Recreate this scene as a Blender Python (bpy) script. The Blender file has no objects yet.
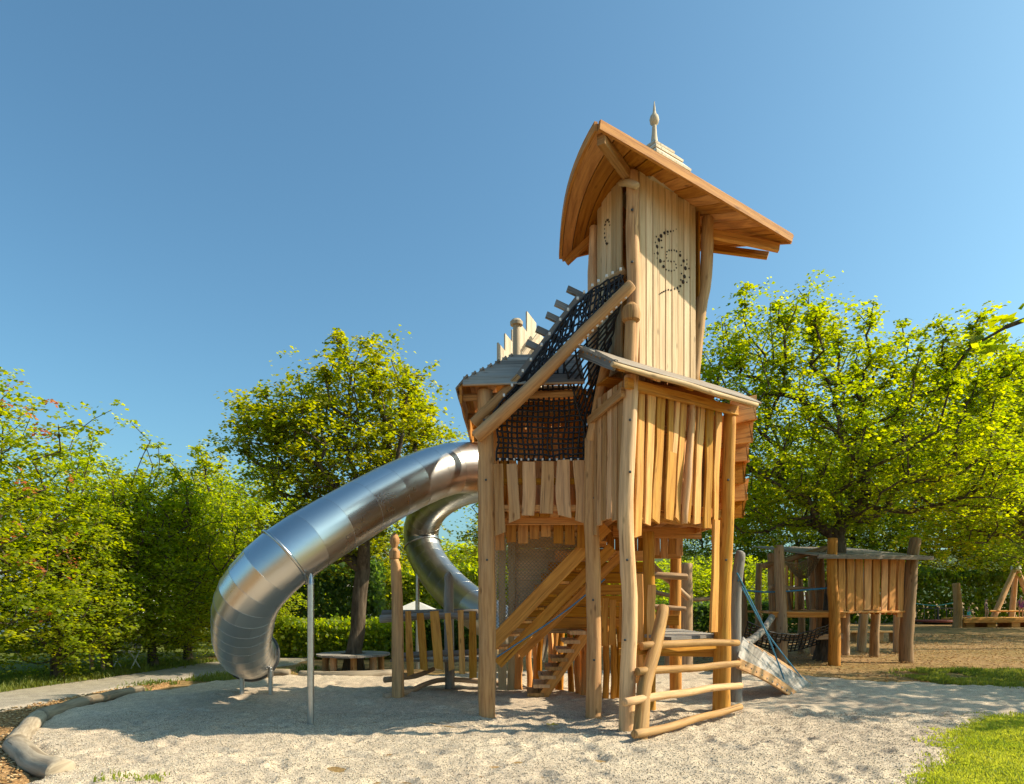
import bpy, math, random
import numpy as np
from mathutils import Vector, Matrix, noise as mnoise

# ------------------------------------------------------------------ basics
FPX, HOR, CAMH = 683.0, 600.0, 1.6          # focal length in px, horizon row, eye height (m)
def P(px, py, Y):                            # a point seen at (px, py) standing Y metres away
    return Vector(((px - 512) / FPX * Y, Y, CAMH - (py - HOR) / FPX * Y))
V = Vector
scene = bpy.context.scene
COL = scene.collection
WORLD = {}                                   # object -> world origin
rnd = random.Random(7)

def tag(o, label=None, cat=None, group=None, kind=None):
    if label: o['label'] = label
    if cat: o['category'] = cat
    if group: o['group'] = group
    if kind: o['kind'] = kind
    return o

def thing(name, loc, label, cat, group=None, kind=None):
    o = bpy.data.objects.new(name, None)
    o.empty_display_size = 0.2
    COL.objects.link(o)
    o.location = loc
    WORLD[o] = V(loc)
    return tag(o, label, cat, group, kind)

def link_mesh(name, me, mat, parent=None, origin=None):
    o = bpy.data.objects.new(name, me)
    COL.objects.link(o)
    if mat is not None: me.materials.append(mat)
    org = V(origin) if origin is not None else V((0, 0, 0))
    WORLD[o] = org
    if parent is not None:
        o.parent = parent
        o.location = org - WORLD[parent]
    else:
        o.location = org
    return o

def copy_tree(o, parent=None):
    c = o.copy(); COL.objects.link(c)
    if parent is not None: c.parent = parent
    for ch in list(o.children):
        copy_tree(ch, c)
    return c

def catmull(pts, n):
    pts = [V(p) for p in pts]
    if len(pts) == 2:
        return [pts[0].lerp(pts[1], i / n) for i in range(n + 1)], [i / n for i in range(n + 1)]
    ext = [pts[0] * 2 - pts[1]] + pts + [pts[-1] * 2 - pts[-2]]
    m = len(pts) - 1
    out, par = [], []
    for i in range(n + 1):
        t = i / n * m
        k = min(int(t), m - 1); f = t - k
        a, b, c, d = ext[k], ext[k + 1], ext[k + 2], ext[k + 3]
        out.append(0.5 * ((2 * b) + (c - a) * f + (2 * a - 5 * b + 4 * c - d) * f * f + (3 * b - a - 3 * c + d) * f ** 3))
        par.append(i / n)
    return out, par

def frames(pts):
    T = []
    for i in range(len(pts)):
        a = pts[max(i - 1, 0)]; b = pts[min(i + 1, len(pts) - 1)]
        T.append((b - a).normalized())
    up = V((0, 0, 1)) if abs(T[0].z) < 0.9 else V((0, 1, 0))
    u = (up - T[0] * up.dot(T[0])).normalized()
    U = [u]
    for i in range(1, len(pts)):
        u = U[-1] - T[i] * U[-1].dot(T[i]); u.normalize(); U.append(u)
    return T, U, [T[i].cross(U[i]) for i in range(len(pts))]

class MB:
    """collects shapes; build() links them as ONE mesh object"""
    def __init__(s):
        s.v = []; s.f = []; s.uv = []; s.tint = []
    def _face(s, idx, uv, tint):
        s.f.append(idx); s.uv.extend(uv); s.tint.append(tint)
    def tube(s, pts, r, n=12, seg=None, wob=0.0, bend=0.0, tint=None, caps=True, flat=1.0, roundcap=True, knots=0):
        seg = seg or max(2, min(24, int(sum((V(pts[i + 1]) - V(pts[i])).length for i in range(len(pts) - 1)) / 0.14)))
        c, par = catmull(pts, seg)
        sd = V((rnd.uniform(0, 99), rnd.uniform(0, 99), rnd.uniform(0, 99)))
        rr = r if isinstance(r, (list, tuple)) else [r, r]
        if bend:
            for i, t in enumerate(par):
                w = math.sin(math.pi * min(1, t * 1.0))
                c[i] = c[i] + V((mnoise.noise(sd + V((t * 3, 0, 0))), mnoise.noise(sd + V((0, t * 3, 5))), mnoise.noise(sd + V((0, 9, t * 3))))) * bend * (0.35 + w)
        T, U, W = frames(c)
        tint = rnd.random() if tint is None else tint
        uo, vo = rnd.uniform(0, 50), rnd.uniform(0, 50)
        kn = [(rnd.random(), rnd.random() * 6.283, rnd.uniform(.06, .14)) for _ in range(knots)]
        base = len(s.v); L = 0.0; rows = []
        ringdef = []
        for i, p in enumerate(c):
            x = par[i] * (len(rr) - 1); k = min(int(x), len(rr) - 2); rad = rr[k] + (rr[k + 1] - rr[k]) * (x - k)
            ringdef.append((i, p, rad, L, 0))
            if i < len(c) - 1: L += (c[i + 1] - p).length
        Ltot = L
        if caps and roundcap:   # a small rounded arris at both ends
            i, p, rad, l, _ = ringdef[0]
            ringdef.insert(0, (i, p - T[0] * 0.0, rad * 0.86, l, -1)); ringdef[1] = (i, p + T[0] * min(rad * .14, Ltot * .04), rad, l + rad * .1, 0)
            i, p, rad, l, _ = ringdef[-1]
            ringdef[-1] = (i, p - T[-1] * min(rad * .14, Ltot * .04), rad, l - rad * .1, 0); ringdef.append((i, p, rad * .86, l, 1))
        for (i, p, rad, l, e) in ringdef:
            row = []
            for j in range(n):
                a = 2 * math.pi * j / n
                d = U[i] * math.cos(a) + W[i] * math.sin(a) * flat
                q = 1.0
                if wob:
                    q += wob * mnoise.noise(sd + V((math.cos(a) * 1.1, math.sin(a) * 1.1, l * 2.2))) * 1.6
                    q += wob * .5 * mnoise.noise(sd + V((math.cos(a) * 2.5, math.sin(a) * 2.5, l * 7)))
                for (kt, ka, ks) in kn:
                    dd = ((l - kt * Ltot) / .09) ** 2 + ((a - ka + math.pi) % 6.283 - math.pi) ** 2 / .35
                    if dd < 4: q += ks * math.exp(-dd)
                s.v.append(p + d * rad * q); row.append(len(s.v) - 1)
            rows.append((row, l, rad))
        for i in range(len(rows) - 1):
            (a, la, ra), (b, lb, rb) = rows[i], rows[i + 1]
            for j in range(n):
                j2 = (j + 1) % n
                u0, u1 = uo + j / n * 6.283 * ra, uo + (j + 1) / n * 6.283 * ra
                s._face((a[j], a[j2], b[j2], b[j]), ((u0, vo + la), (u1, vo + la), (u1, vo + lb), (u0, vo + lb)), tint)
        if caps:
            for row, rev in ((rows[0][0], True), (rows[-1][0], False)):
                idx = tuple(reversed(row)) if rev else tuple(row)
                s._face(idx, [(uo + math.cos(k) * .03, vo + math.sin(k) * .03) for k in range(n)], tint)
        return s
    def plank(s, p0, p1, w, t, nrm, wave=0.0, seg=None, tint=None, w1=None, lean=0.0, cham=0.006, skew0=0.0, skew1=0.0, bow=0.0):
        """a board from p0 to p1, width w across, thickness t along nrm; wavy edges; skew slants its end cuts"""
        p0, p1 = V(p0), V(p1); ax = p1 - p0; L = ax.length; ax.normalize()
        nrm = V(nrm); nrm = (nrm - ax * nrm.dot(ax)).normalized(); wd = ax.cross(nrm)
        w1 = w if w1 is None else w1
        seg = seg or (max(2, min(14, int(L / .12))) if (wave or bow) else 1)
        sd = rnd.uniform(0, 999)
        tint = rnd.random() if tint is None else tint
        uo, vo = rnd.uniform(0, 50), rnd.uniform(0, 50)
        rows = []; ch = min(cham, t * .3)
        for i in range(seg + 1):
            f = i / seg
            ww = w + (w1 - w) * f
            l = -ww / 2 + wave * mnoise.noise(V((sd, f * L * 1.6, 0))) ; r = ww / 2 + wave * mnoise.noise(V((sd + 7.7, f * L * 1.6, 3)))
            off = bow * math.sin(f * math.pi)
            l += off; r += off
            cs = [(l, -t / 2 + ch), (l + ch, -t / 2), (r - ch, -t / 2), (r, -t / 2 + ch), (r, t / 2 - ch), (r - ch, t / 2), (l + ch, t / 2), (l, t / 2 - ch)]
            row = []
            for (a, b) in cs:
                sk = 0
                if i == 0: sk = skew0 * a / max(ww, .01)
                if i == seg: sk = skew1 * a / max(ww, .01)
                s.v.append(p0 + ax * (f * L + sk) + wd * a + nrm * b); row.append(len(s.v) - 1)
            rows.append((row, f * L, cs))
        per = [0, .01, .01 + w, .02 + w, .02 + w + t, .03 + w + t, .03 + 2 * w + t, .04 + 2 * w + t, .04 + 2 * w + 2 * t]
        for i in range(seg):
            a, la, _ = rows[i]; b, lb, _ = rows[i + 1]
            for j in range(8):
                j2 = (j + 1) % 8
                s._face((a[j], b[j], b[j2], a[j2]), ((uo + per[j], vo + la), (uo + per[j], vo + lb), (uo + per[j + 1], vo + lb), (uo + per[j + 1], vo + la)), tint)
        s._face(tuple(rows[0][0]), [(uo + c[0], vo + c[1]) for c in rows[0][2]], tint)
        s._face(tuple(reversed(rows[-1][0])), [(uo + c[0], vo + c[1]) for c in rows[-1][2]], tint)
        return s
    def lathe(s, c, prof, n=16, axis=V((0, 0, 1)), tint=None):
        c = V(c); axis = V(axis).normalized()
        u = axis.orthogonal().normalized(); w = axis.cross(u)
        tint = rnd.random() if tint is None else tint
        rows = []; uo = rnd.uniform(0, 50)
        for (r, h) in prof:
            row = []
            for j in range(n):
                a = 2 * math.pi * j / n
                s.v.append(c + axis * h + (u * math.cos(a) + w * math.sin(a)) * r); row.append(len(s.v) - 1)
            rows.append((row, h, r))
        for i in range(len(rows) - 1):
            a, ha, ra = rows[i]; b, hb, rb = rows[i + 1]
            for j in range(n):
                j2 = (j + 1) % n
                s._face((a[j], a[j2], b[j2], b[j]), ((uo + j / n, ha), (uo + (j + 1) / n, ha), (uo + (j + 1) / n, hb), (uo + j / n, hb)), tint)
        s._face(tuple(reversed(rows[0][0])), [(uo, 0)] * n, tint)
        s._face(tuple(rows[-1][0]), [(uo, 0)] * n, tint)
        return s
    def prism(s, poly, z0, z1, tint=None):
        """vertical prism over an XY polygon (counter-clockwise)"""
        tint = rnd.random() if tint is None else tint
        n = len(poly); b = len(s.v)
        for z in (z0, z1):
            for p in poly: s.v.append(V((p[0], p[1], z)))
        s._face(tuple(b + n + i for i in range(n)), [(p[0], p[1]) for p in poly], tint)
        s._face(tuple(b + i for i in reversed(range(n))), [(p[0], p[1]) for p in reversed(poly)], tint)
        for i in range(n):
            j = (i + 1) % n; l = (V(poly[j][:2]) - V(poly[i][:2])).length
            s._face((b + i, b + j, b + n + j, b + n + i), ((0, z0), (l, z0), (l, z1), (0, z1)), tint)
        return s
    def poly(s, pts, uv=None, tint=.5):
        b = len(s.v); s.v.extend(V(p) for p in pts)
        s._face(tuple(range(b, b + len(pts))), uv or [(0, 0)] * len(pts), tint); return s
    def box(s, c, sx, sy, sz, rz=0.0, cham=.006, tint=None):
        c = V(c); x = V((math.cos(rz), math.sin(rz), 0))
        n = V((0, 0, 1))
        return s.plank(c - x * sx / 2, c + x * sx / 2, sy, sz, n, tint=tint, cham=cham)
    def build(s, name, mat, parent=None, smooth=True, angle=40, origin=None):
        vs = np.array([tuple(p) for p in s.v], dtype=np.float64)
        if origin is None:
            lo, hi = vs.min(0), vs.max(0)
            origin = ((lo[0] + hi[0]) / 2, (lo[1] + hi[1]) / 2, lo[2])
        vs = vs - np.array(origin)
        me = bpy.data.meshes.new(name)
        me.from_pydata(vs.tolist(), [], s.f)
        uvl = me.uv_layers.new(name='UVMap')
        uvl.data.foreach_set('uv', np.array(s.uv, dtype=np.float32).ravel())
        at = me.attributes.new('tint', 'FLOAT', 'FACE')
        at.data.foreach_set('value', np.array(s.tint, dtype=np.float32))
        if smooth:
            me.shade_smooth()
            if angle is not None: me.set_sharp_from_angle(angle=math.radians(angle))
        me.update()
        return link_mesh(name, me, mat, parent, origin)

# ------------------------------------------------------------------ materials
def new_mat(name):
    m = bpy.data.materials.new(name); m.use_nodes = True
    nt = m.node_tree; nt.nodes.clear()
    out = nt.nodes.new('ShaderNodeOutputMaterial')
    return m, nt, out
def N(nt, t, **kw):
    n = nt.nodes.new(t)
    for k, v in kw.items():
        if k == 'inp':
            for a, b in v.items(): n.inputs[a].default_value = b
        else: setattr(n, k, v)
    return n
def ramp(nt, stops, interp='LINEAR'):
    n = nt.nodes.new('ShaderNodeValToRGB'); cr = n.color_ramp; cr.interpolation = interp
    while len(cr.elements) < len(stops): cr.elements.new(0.5)
    for e, (p, c) in zip(cr.elements, stops):
        e.position = p; e.color = (c[0], c[1], c[2], 1)
    return n
def mixc(nt, a, b, fac, mode='MIX'):
    n = nt.nodes.new('ShaderNodeMix'); n.data_type = 'RGBA'; n.blend_type = mode
    for sock, val in ((n.inputs[0], fac), (n.inputs[6], a), (n.inputs[7], b)):
        if hasattr(val, 'is_output') or isinstance(val, bpy.types.NodeSocket): nt.links.new(val, sock)
        else: sock.default_value = val if not isinstance(val, tuple) else (*val[:3], 1)
    return n.outputs[2]

def wood(name, light, dark, grey=(.33, .29, .24), weather=.25, rough=.7, knots=True, contrast=1.0, grain=1.0):
    m, nt, out = new_mat(name); L = nt.links.new
    uv = N(nt, 'ShaderNodeUVMap', uv_map='UVMap')
    mp = N(nt, 'ShaderNodeMapping'); mp.inputs['Scale'].default_value = (26 * grain, 1.6, 1)
    L(uv.outputs[0], mp.inputs[0])
    # grain: warped long noise
    n1 = N(nt, 'ShaderNodeTexNoise', inp={'Scale': 1.0, 'Detail': 7.0, 'Roughness': .62, 'Distortion': .5}); L(mp.outputs[0], n1.inputs['Vector'])
    mp2 = N(nt, 'ShaderNodeMapping'); mp2.inputs['Scale'].default_value = (5, .55, 1); L(uv.outputs[0], mp2.inputs[0])
    n2 = N(nt, 'ShaderNodeTexNoise', inp={'Scale': 1.4, 'Detail': 4.0, 'Roughness': .55}); L(mp2.outputs[0], n2.inputs['Vector'])
    r1 = ramp(nt, [(.26, tuple(a * .6 for a in dark)), (.40, dark), (.54, tuple((a + b * 2) / 3 for a, b in zip(dark, light))), (.66, tuple(min(1, a * 1.06) for a in light))]); L(n1.outputs[0], r1.inputs[0])
    r2 = ramp(nt, [(.3, tuple(c * .72 for c in light)), (.65, tuple(min(1, c * 1.08) for c in light))]); L(n2.outputs[0], r2.inputs[0])
    c = mixc(nt, r2.outputs[0], r1.outputs[0], .72 * contrast)
    # weathered grey patches
    n3 = N(nt, 'ShaderNodeTexNoise', inp={'Scale': 1.1, 'Detail': 5.0, 'Roughness': .6}); L(mp2.outputs[0], n3.inputs['Vector'])
    r3 = ramp(nt, [(.38, (0, 0, 0)), (.72, (1, 1, 1))]); L(n3.outputs[0], r3.inputs[0])
    f3 = N(nt, 'ShaderNodeMath', operation='MULTIPLY'); L(r3.outputs[0], f3.inputs[0]); f3.inputs[1].default_value = weather
    c = mixc(nt, c, grey, f3.outputs[0])
    mpc = N(nt, 'ShaderNodeMapping'); mpc.inputs['Scale'].default_value = (34 * grain, .8, 1); mpc.inputs['Location'].default_value = (3.1, 7.7, 2.0); L(uv.outputs[0], mpc.inputs[0])
    nc = N(nt, 'ShaderNodeTexNoise', inp={'Scale': 1.0, 'Detail': 3.0, 'Roughness': .5, 'Distortion': .3}); L(mpc.outputs[0], nc.inputs['Vector'])
    rc_ = ramp(nt, [(.29, (1, 1, 1)), (.36, (0, 0, 0))]); L(nc.outputs[0], rc_.inputs[0])
    fc = N(nt, 'ShaderNodeMath', operation='MULTIPLY'); L(rc_.outputs[0], fc.inputs[0]); fc.inputs[1].default_value = .8
    c = mixc(nt, c, tuple(x * .25 for x in dark), fc.outputs[0])
    if knots:
        mpk = N(nt, 'ShaderNodeMapping'); mpk.inputs['Scale'].default_value = (7.0, 2.6, 1); L(uv.outputs[0], mpk.inputs[0])
        vo = N(nt, 'ShaderNodeTexVoronoi', inp={'Scale': 1.0, 'Randomness': 1.0}); L(mpk.outputs[0], vo.inputs['Vector'])
        rk = ramp(nt, [(.05, (1, 1, 1)), (.16, (0, 0, 0))]); L(vo.outputs['Distance'], rk.inputs[0])
        fk = N(nt, 'ShaderNodeMath', operation='MULTIPLY'); L(rk.outputs[0], fk.inputs[0]); fk.inputs[1].default_value = .65
        c = mixc(nt, c, tuple(x * .35 for x in dark), fk.outputs[0])
    at = N(nt, 'ShaderNodeAttribute', attribute_name='tint')
    mr = N(nt, 'ShaderNodeMapRange'); mr.inputs['To Min'].default_value = .62; mr.inputs['To Max'].default_value = 1.2; L(at.outputs['Fac'], mr.inputs[0])
    hs = N(nt, 'ShaderNodeHueSaturation'); L(mr.outputs[0], hs.inputs['Value']); L(c, hs.inputs['Color'])
    ms = N(nt, 'ShaderNodeMapRange'); ms.inputs['To Min'].default_value = 1.08; ms.inputs['To Max'].default_value = .88; L(at.outputs['Fac'], ms.inputs[0]); L(ms.outputs[0], hs.inputs['Saturation'])
    b = N(nt, 'ShaderNodeBsdfPrincipled'); L(hs.outputs[0], b.inputs['Base Color']); b.inputs['Roughness'].default_value = rough
    b.inputs['Specular IOR Level'].default_value = .25
    bp = N(nt, 'ShaderNodeBump', inp={'Strength': .6, 'Distance': .008}); L(n1.outputs[0], bp.inputs['Height']); L(bp.outputs[0], b.inputs['Normal'])
    L(b.outputs[0], out.inputs[0])
    return m

def plain(name, col, rough=.5, metal=0.0, var=.15, scale=8.0, bump=0.0, spec=.5):
    m, nt, out = new_mat(name); L = nt.links.new
    tc = N(nt, 'ShaderNodeTexCoord')
    n = N(nt, 'ShaderNodeTexNoise', inp={'Scale': scale, 'Detail': 5.0}); L(tc.outputs['Object'], n.inputs['Vector'])
    r = ramp(nt, [(.3, tuple(c * (1 - var) for c in col)), (.7, tuple(min(1, c * (1 + var)) for c in col))]); L(n.outputs[0], r.inputs[0])
    b = N(nt, 'ShaderNodeBsdfPrincipled', inp={'Roughness': rough, 'Metallic': metal, 'Specular IOR Level': spec}); L(r.outputs[0], b.inputs['Base Color'])
    if bump:
        bp = N(nt, 'ShaderNodeBump', inp={'Strength': bump, 'Distance': .01}); L(n.outputs[0], bp.inputs['Height']); L(bp.outputs[0], b.inputs['Normal'])
    L(b.outputs[0], out.inputs[0]); return m

M = {}
M['post'] = wood('post_wood', (.72, .42, .165), (.38, .18, .055), grey=(.56, .39, .23), weather=.5)
M['pale'] = wood('pale_wood', (.70, .49, .26), (.46, .28, .12), grey=(.60, .46, .30), weather=.3, contrast=.8)
M['honey'] = wood('honey_wood', (.84, .43, .08), (.52, .185, .02), grey=(.62, .40, .2), weather=.3)
M['plank'] = wood('plank_wood', (.73, .41, .165), (.40, .175, .06), grey=(.58, .39, .23), weather=.5)
M['inner'] = wood('inner_wood', (.76, .345, .05), (.46, .15, .014), grey=(.52, .28, .09), weather=.25)
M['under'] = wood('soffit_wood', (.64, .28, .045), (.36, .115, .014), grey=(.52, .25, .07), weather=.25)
M['apron'] = wood('apron_wood', (.84, .36, .055), (.56, .19, .02), grey=(.6, .30, .08), weather=.25)
M['crest'] = wood('sunlit_crest_wood', (.82, .70, .52), (.62, .48, .31), grey=(.74, .66, .54), weather=.3)  # lighter than the other wood: strong sun on the crest put into the colour
M['grey'] = wood('weathered_wood', (.36, .32, .27), (.20, .17, .14), grey=(.30, .29, .28), weather=.6)
M['shingle'] = wood('shingle_wood', (.44, .35, .26), (.22, .165, .12), grey=(.36, .33, .29), weather=.6)
M['brown'] = wood('brown_wood', (.82, .37, .08), (.44, .155, .022), grey=(.46, .27, .12), weather=.2)
M['brownpost'] = wood('brown_post_wood', (.56, .35, .18), (.28, .15, .065), grey=(.32, .27, .22), weather=.5)
M['kerb'] = wood('kerb_wood', (.42, .335, .225), (.17, .12, .07), grey=(.32, .28, .22), weather=.6, grain=.7)
M['black'] = plain('black_rope', (.018, .018, .022), .55, var=.4, scale=60)
M['clip'] = plain('clip_plastic', (.75, .74, .70), .35, var=.05)
M['hole_disc'] = plain('hole_shade', (.03, .014, .006), .9, var=.3, scale=80)  # near-black discs: shade inside the bores put into the colour
M['blue'] = plain('blue_rope', (.035, .19, .33), .6, var=.3, scale=50)
M['teal'] = plain('teal_rope', (.06, .34, .36), .6, var=.3, scale=50)
M['netbeige'] = plain('hemp_net', (.34, .28, .19), .8, var=.3, scale=40)
M['wire'] = plain('wire_mesh', (.36, .30, .22), .6, var=.3, scale=40)
M['white'] = plain('white_paint', (.80, .80, .78), .35, var=.04, scale=2)
M['cloth'] = plain('white_canvas', (.74, .72, .66), .8, var=.06, scale=3)
M['dullcloth'] = plain('grey_canvas', (.52, .50, .46), .8, var=.08, scale=3)
M['glass'] = plain('dark_glass', (.05, .07, .08), .08, var=.2)
M['rubber'] = plain('rubber', (.02, .02, .02), .7)
M['skin'] = plain('skin', (.50, .29, .20), .5, var=.08)
M['hair'] = plain('hair', (.16, .09, .04), .5, var=.3)
M['pink'] = plain('pink_cloth', (.75, .12, .30), .7, var=.1)
M['tealcloth'] = plain('teal_cloth', (.10, .52, .52), .7, var=.1)
M['navy'] = plain('navy_cloth', (.03, .04, .09), .7, var=.1)
M['purple'] = plain('purple_cloth', (.28, .06, .25), .7, var=.1)
M['red'] = plain('red_paint', (.26, .07, .05), .5)
M['darkmetal'] = plain('dark_metal', (.08, .08, .08), .4, .6)

def steel():
    m, nt, out = new_mat('brushed_steel'); L = nt.links.new
    uv = N(nt, 'ShaderNodeUVMap', uv_map='UVMap')
    mp = N(nt, 'ShaderNodeMapping'); mp.inputs['Scale'].default_value = (2.5, 120, 1); L(uv.outputs[0], mp.inputs[0])
    n = N(nt, 'ShaderNodeTexNoise', inp={'Scale': 1.0, 'Detail': 4.0}); L(mp.outputs[0], n.inputs['Vector'])
    n2 = N(nt, 'ShaderNodeTexNoise', inp={'Scale': 1.3, 'Detail': 5.0, 'Roughness': .65}); L(uv.outputs[0], n2.inputs['Vector'])
    at = N(nt, 'ShaderNodeAttribute', attribute_name='tint')
    r = N(nt, 'ShaderNodeMapRange'); r.inputs['From Min'].default_value = .3; r.inputs['From Max'].default_value = .7
    r.inputs['To Min'].default_value = .23; r.inputs['To Max'].default_value = .31; L(n2.outputs[0], r.inputs[0])
    a = N(nt, 'ShaderNodeMath', operation='MULTIPLY_ADD'); L(at.outputs['Fac'], a.inputs[0]); a.inputs[1].default_value = .07; L(r.outputs[0], a.inputs[2])
    c = ramp(nt, [(0, (.56, .55, .54)), (1, (.74, .73, .71))]); L(at.outputs['Fac'], c.inputs[0])
    b = N(nt, 'ShaderNodeBsdfPrincipled', inp={'Metallic': 1.0}); L(c.outputs[0], b.inputs['Base Color']); L(a.outputs[0], b.inputs['Roughness'])
    bp = N(nt, 'ShaderNodeBump', inp={'Strength': .05, 'Distance': .002}); L(n.outputs[0], bp.inputs['Height']); L(bp.outputs[0], b.inputs['Normal'])
    L(b.outputs[0], out.inputs[0]); return m
M['steel'] = steel()
M['galv'] = plain('galvanised_steel', (.55, .55, .55), .32, 1.0, var=.08, scale=20)

def leafmat(name, g, y, trans=.62):
    """g = darker leaf green, y = yellower leaf; leaves pass light"""
    m, nt, out = new_mat(name); L = nt.links.new
    at = N(nt, 'ShaderNodeAttribute', attribute_name='tint')
    r = ramp(nt, [(0, g), (.6, tuple((a + b) / 2 for a, b in zip(g, y))), (1, y)]); L(at.outputs['Fac'], r.inputs[0])
    d = N(nt, 'ShaderNodeBsdfDiffuse'); L(r.outputs[0], d.inputs[0])
    hs = N(nt, 'ShaderNodeHueSaturation', inp={'Hue': .485, 'Saturation': 1.06, 'Value': 2.7}); L(r.outputs[0], hs.inputs['Color'])
    t = N(nt, 'ShaderNodeBsdfTranslucent'); L(hs.outputs[0], t.inputs[0])
    mx = N(nt, 'ShaderNodeMixShader'); mx.inputs[0].default_value = trans; L(d.outputs[0], mx.inputs[1]); L(t.outputs[0], mx.inputs[2])
    gl = N(nt, 'ShaderNodeBsdfGlossy', inp={'Roughness': .6}); gl.inputs[0].default_value = (.9, .95, 1, 1)
    mx2 = N(nt, 'ShaderNodeMixShader'); mx2.inputs[0].default_value = .02; L(mx.outputs[0], mx2.inputs[1]); L(gl.outputs[0], mx2.inputs[2])
    L(mx2.outputs[0], out.inputs[0]); return m
M['maple'] = leafmat('maple_leaf', (.085, .15, .010), (.30, .31, .012))
M['hornbeam'] = leafmat('hornbeam_leaf', (.09, .16, .012), (.31, .325, .013))
M['lime'] = leafmat('lime_leaf', (.09, .14, .010), (.30, .285, .012))
M['forest'] = leafmat('forest_leaf', (.08, .14, .012), (.25, .27, .014))
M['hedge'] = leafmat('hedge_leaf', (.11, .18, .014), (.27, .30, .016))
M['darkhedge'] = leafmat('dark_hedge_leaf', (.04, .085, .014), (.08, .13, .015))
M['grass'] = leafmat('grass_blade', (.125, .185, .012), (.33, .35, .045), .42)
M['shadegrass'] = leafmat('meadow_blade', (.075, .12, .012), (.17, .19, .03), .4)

def barkmat():
    m, nt, out = new_mat('bark'); L = nt.links.new
    tc = N(nt, 'ShaderNodeTexCoord')
    mp = N(nt, 'ShaderNodeMapping'); mp.inputs['Scale'].default_value = (14, 14, 2.5); L(tc.outputs['Object'], mp.inputs[0])
    n = N(nt, 'ShaderNodeTexNoise', inp={'Scale': 1.0, 'Detail': 6.0, 'Roughness': .65}); L(mp.outputs[0], n.inputs['Vector'])
    r = ramp(nt, [(.3, (.035, .026, .018)), (.55, (.11, .085, .06)), (.75, (.19, .155, .11))]); L(n.outputs[0], r.inputs[0])
    b = N(nt, 'ShaderNodeBsdfPrincipled', inp={'Roughness': .9, 'Specular IOR Level': .1}); L(r.outputs[0], b.inputs['Base Color'])
    bp = N(nt, 'ShaderNodeBump', inp={'Strength': .8, 'Distance': .02}); L(n.outputs[0], bp.inputs['Height']); L(bp.outputs[0], b.inputs['Normal'])
    L(b.outputs[0], out.inputs[0]); return m
M['bark'] = barkmat()

def groundmat(name, cols, scales=(55, 6, .5), bump=.6, mottled=.35, speck=None, dist=.01, rough=.95):
    m, nt, out = new_mat(name); L = nt.links.new
    tc = N(nt, 'ShaderNodeTexCoord')
    n1 = N(nt, 'ShaderNodeTexNoise', inp={'Scale': scales[0], 'Detail': 3.0, 'Roughness': .7}); L(tc.outputs['Object'], n1.inputs['Vector'])
    n2 = N(nt, 'ShaderNodeTexNoise', inp={'Scale': scales[1], 'Detail': 6.0, 'Roughness': .65}); L(tc.outputs['Object'], n2.inputs['Vector'])
    n3 = N(nt, 'ShaderNodeTexNoise', inp={'Scale': scales[2], 'Detail': 5.0, 'Roughness': .6}); L(tc.outputs['Object'], n3.inputs['Vector'])
    r1 = ramp(nt, [(.3, cols[0]), (.5, cols[1]), (.7, cols[2])]); L(n1.outputs[0], r1.inputs[0])
    r2 = ramp(nt, [(.35, (1 - mottled,) * 3), (.65, (1 + mottled * .4,) * 3)]); L(n2.outputs[0], r2.inputs[0])
    c = mixc(nt, r1.outputs[0], r2.outputs[0], 1.0, 'MULTIPLY')
    r3 = ramp(nt, [(.42, (0, 0, 0)), (.6, (1, 1, 1))]); L(n3.outputs[0], r3.inputs[0])
    if len(cols) > 3:
        f = N(nt, 'ShaderNodeMath', operation='MULTIPLY'); L(r3.outputs[0], f.inputs[0]); f.inputs[1].default_value = .75
        cc = mixc(nt, cols[3], r2.outputs[0], 1.0, 'MULTIPLY')
        c = mixc(nt, c, cc, f.outputs[0])
    if speck:
        vo = N(nt, 'ShaderNodeTexVoronoi', inp={'Scale': speck}); L(tc.outputs['Object'], vo.inputs['Vector'])
        vc = N(nt, 'ShaderNodeSeparateColor'); L(vo.outputs['Color'], vc.inputs[0])
        rs = ramp(nt, [(0, (.5, .5, .52)), (.5, (1, .98, .95)), (1, (1.45, 1.35, 1.2))]); L(vc.outputs[0], rs.inputs[0])
        c = mixc(nt, c, rs.outputs[0], .8, 'MULTIPLY')
    b = N(nt, 'ShaderNodeBsdfPrincipled', inp={'Roughness': rough, 'Specular IOR Level': .15}); L(c, b.inputs['Base Color'])
    bp = N(nt, 'ShaderNodeBump', inp={'Strength': bump, 'Distance': dist})
    ad = N(nt, 'ShaderNodeMath', operation='MULTIPLY_ADD'); L(n1.outputs[0], ad.inputs[0]); ad.inputs[1].default_value = .5; L(n2.outputs[0], ad.inputs[2])
    L(ad.outputs[0], bp.inputs['Height']); L(bp.outputs[0], b.inputs['Normal'])
    L(b.outputs[0], out.inputs[0]); return m
M['gravel'] = groundmat('gravel_chips', ((.27, .225, .17), (.56, .475, .365), (.74, .645, .505), (.44, .365, .285)), (95, 9, .3), .8, .2, speck=130)
M['soil'] = groundmat('dry_ground', ((.16, .09, .035), (.34, .205, .09), (.50, .34, .165), (.24, .165, .055)), (40, 5, .45), .7, .45)
M['chips'] = groundmat('wood_chip_mulch', ((.16, .085, .035), (.36, .21, .09), (.55, .37, .19)), (60, 12, .8), .9, .4, speck=60)
M['asphalt'] = groundmat('path_asphalt', ((.24, .215, .18), (.34, .305, .255), (.44, .40, .335)), (90, 4, .5), .25, .2, speck=120)
M['turf'] = groundmat('lawn_ground', ((.06, .085, .015), (.11, .14, .025), (.20, .20, .05)), (60, 8, .6), .5, .3)
M['patchy'] = groundmat('patchy_meadow', ((.16, .10, .035), (.28, .19, .07), (.40, .29, .12), (.11, .13, .025)), (50, 6, .9), .6, .4)
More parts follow.
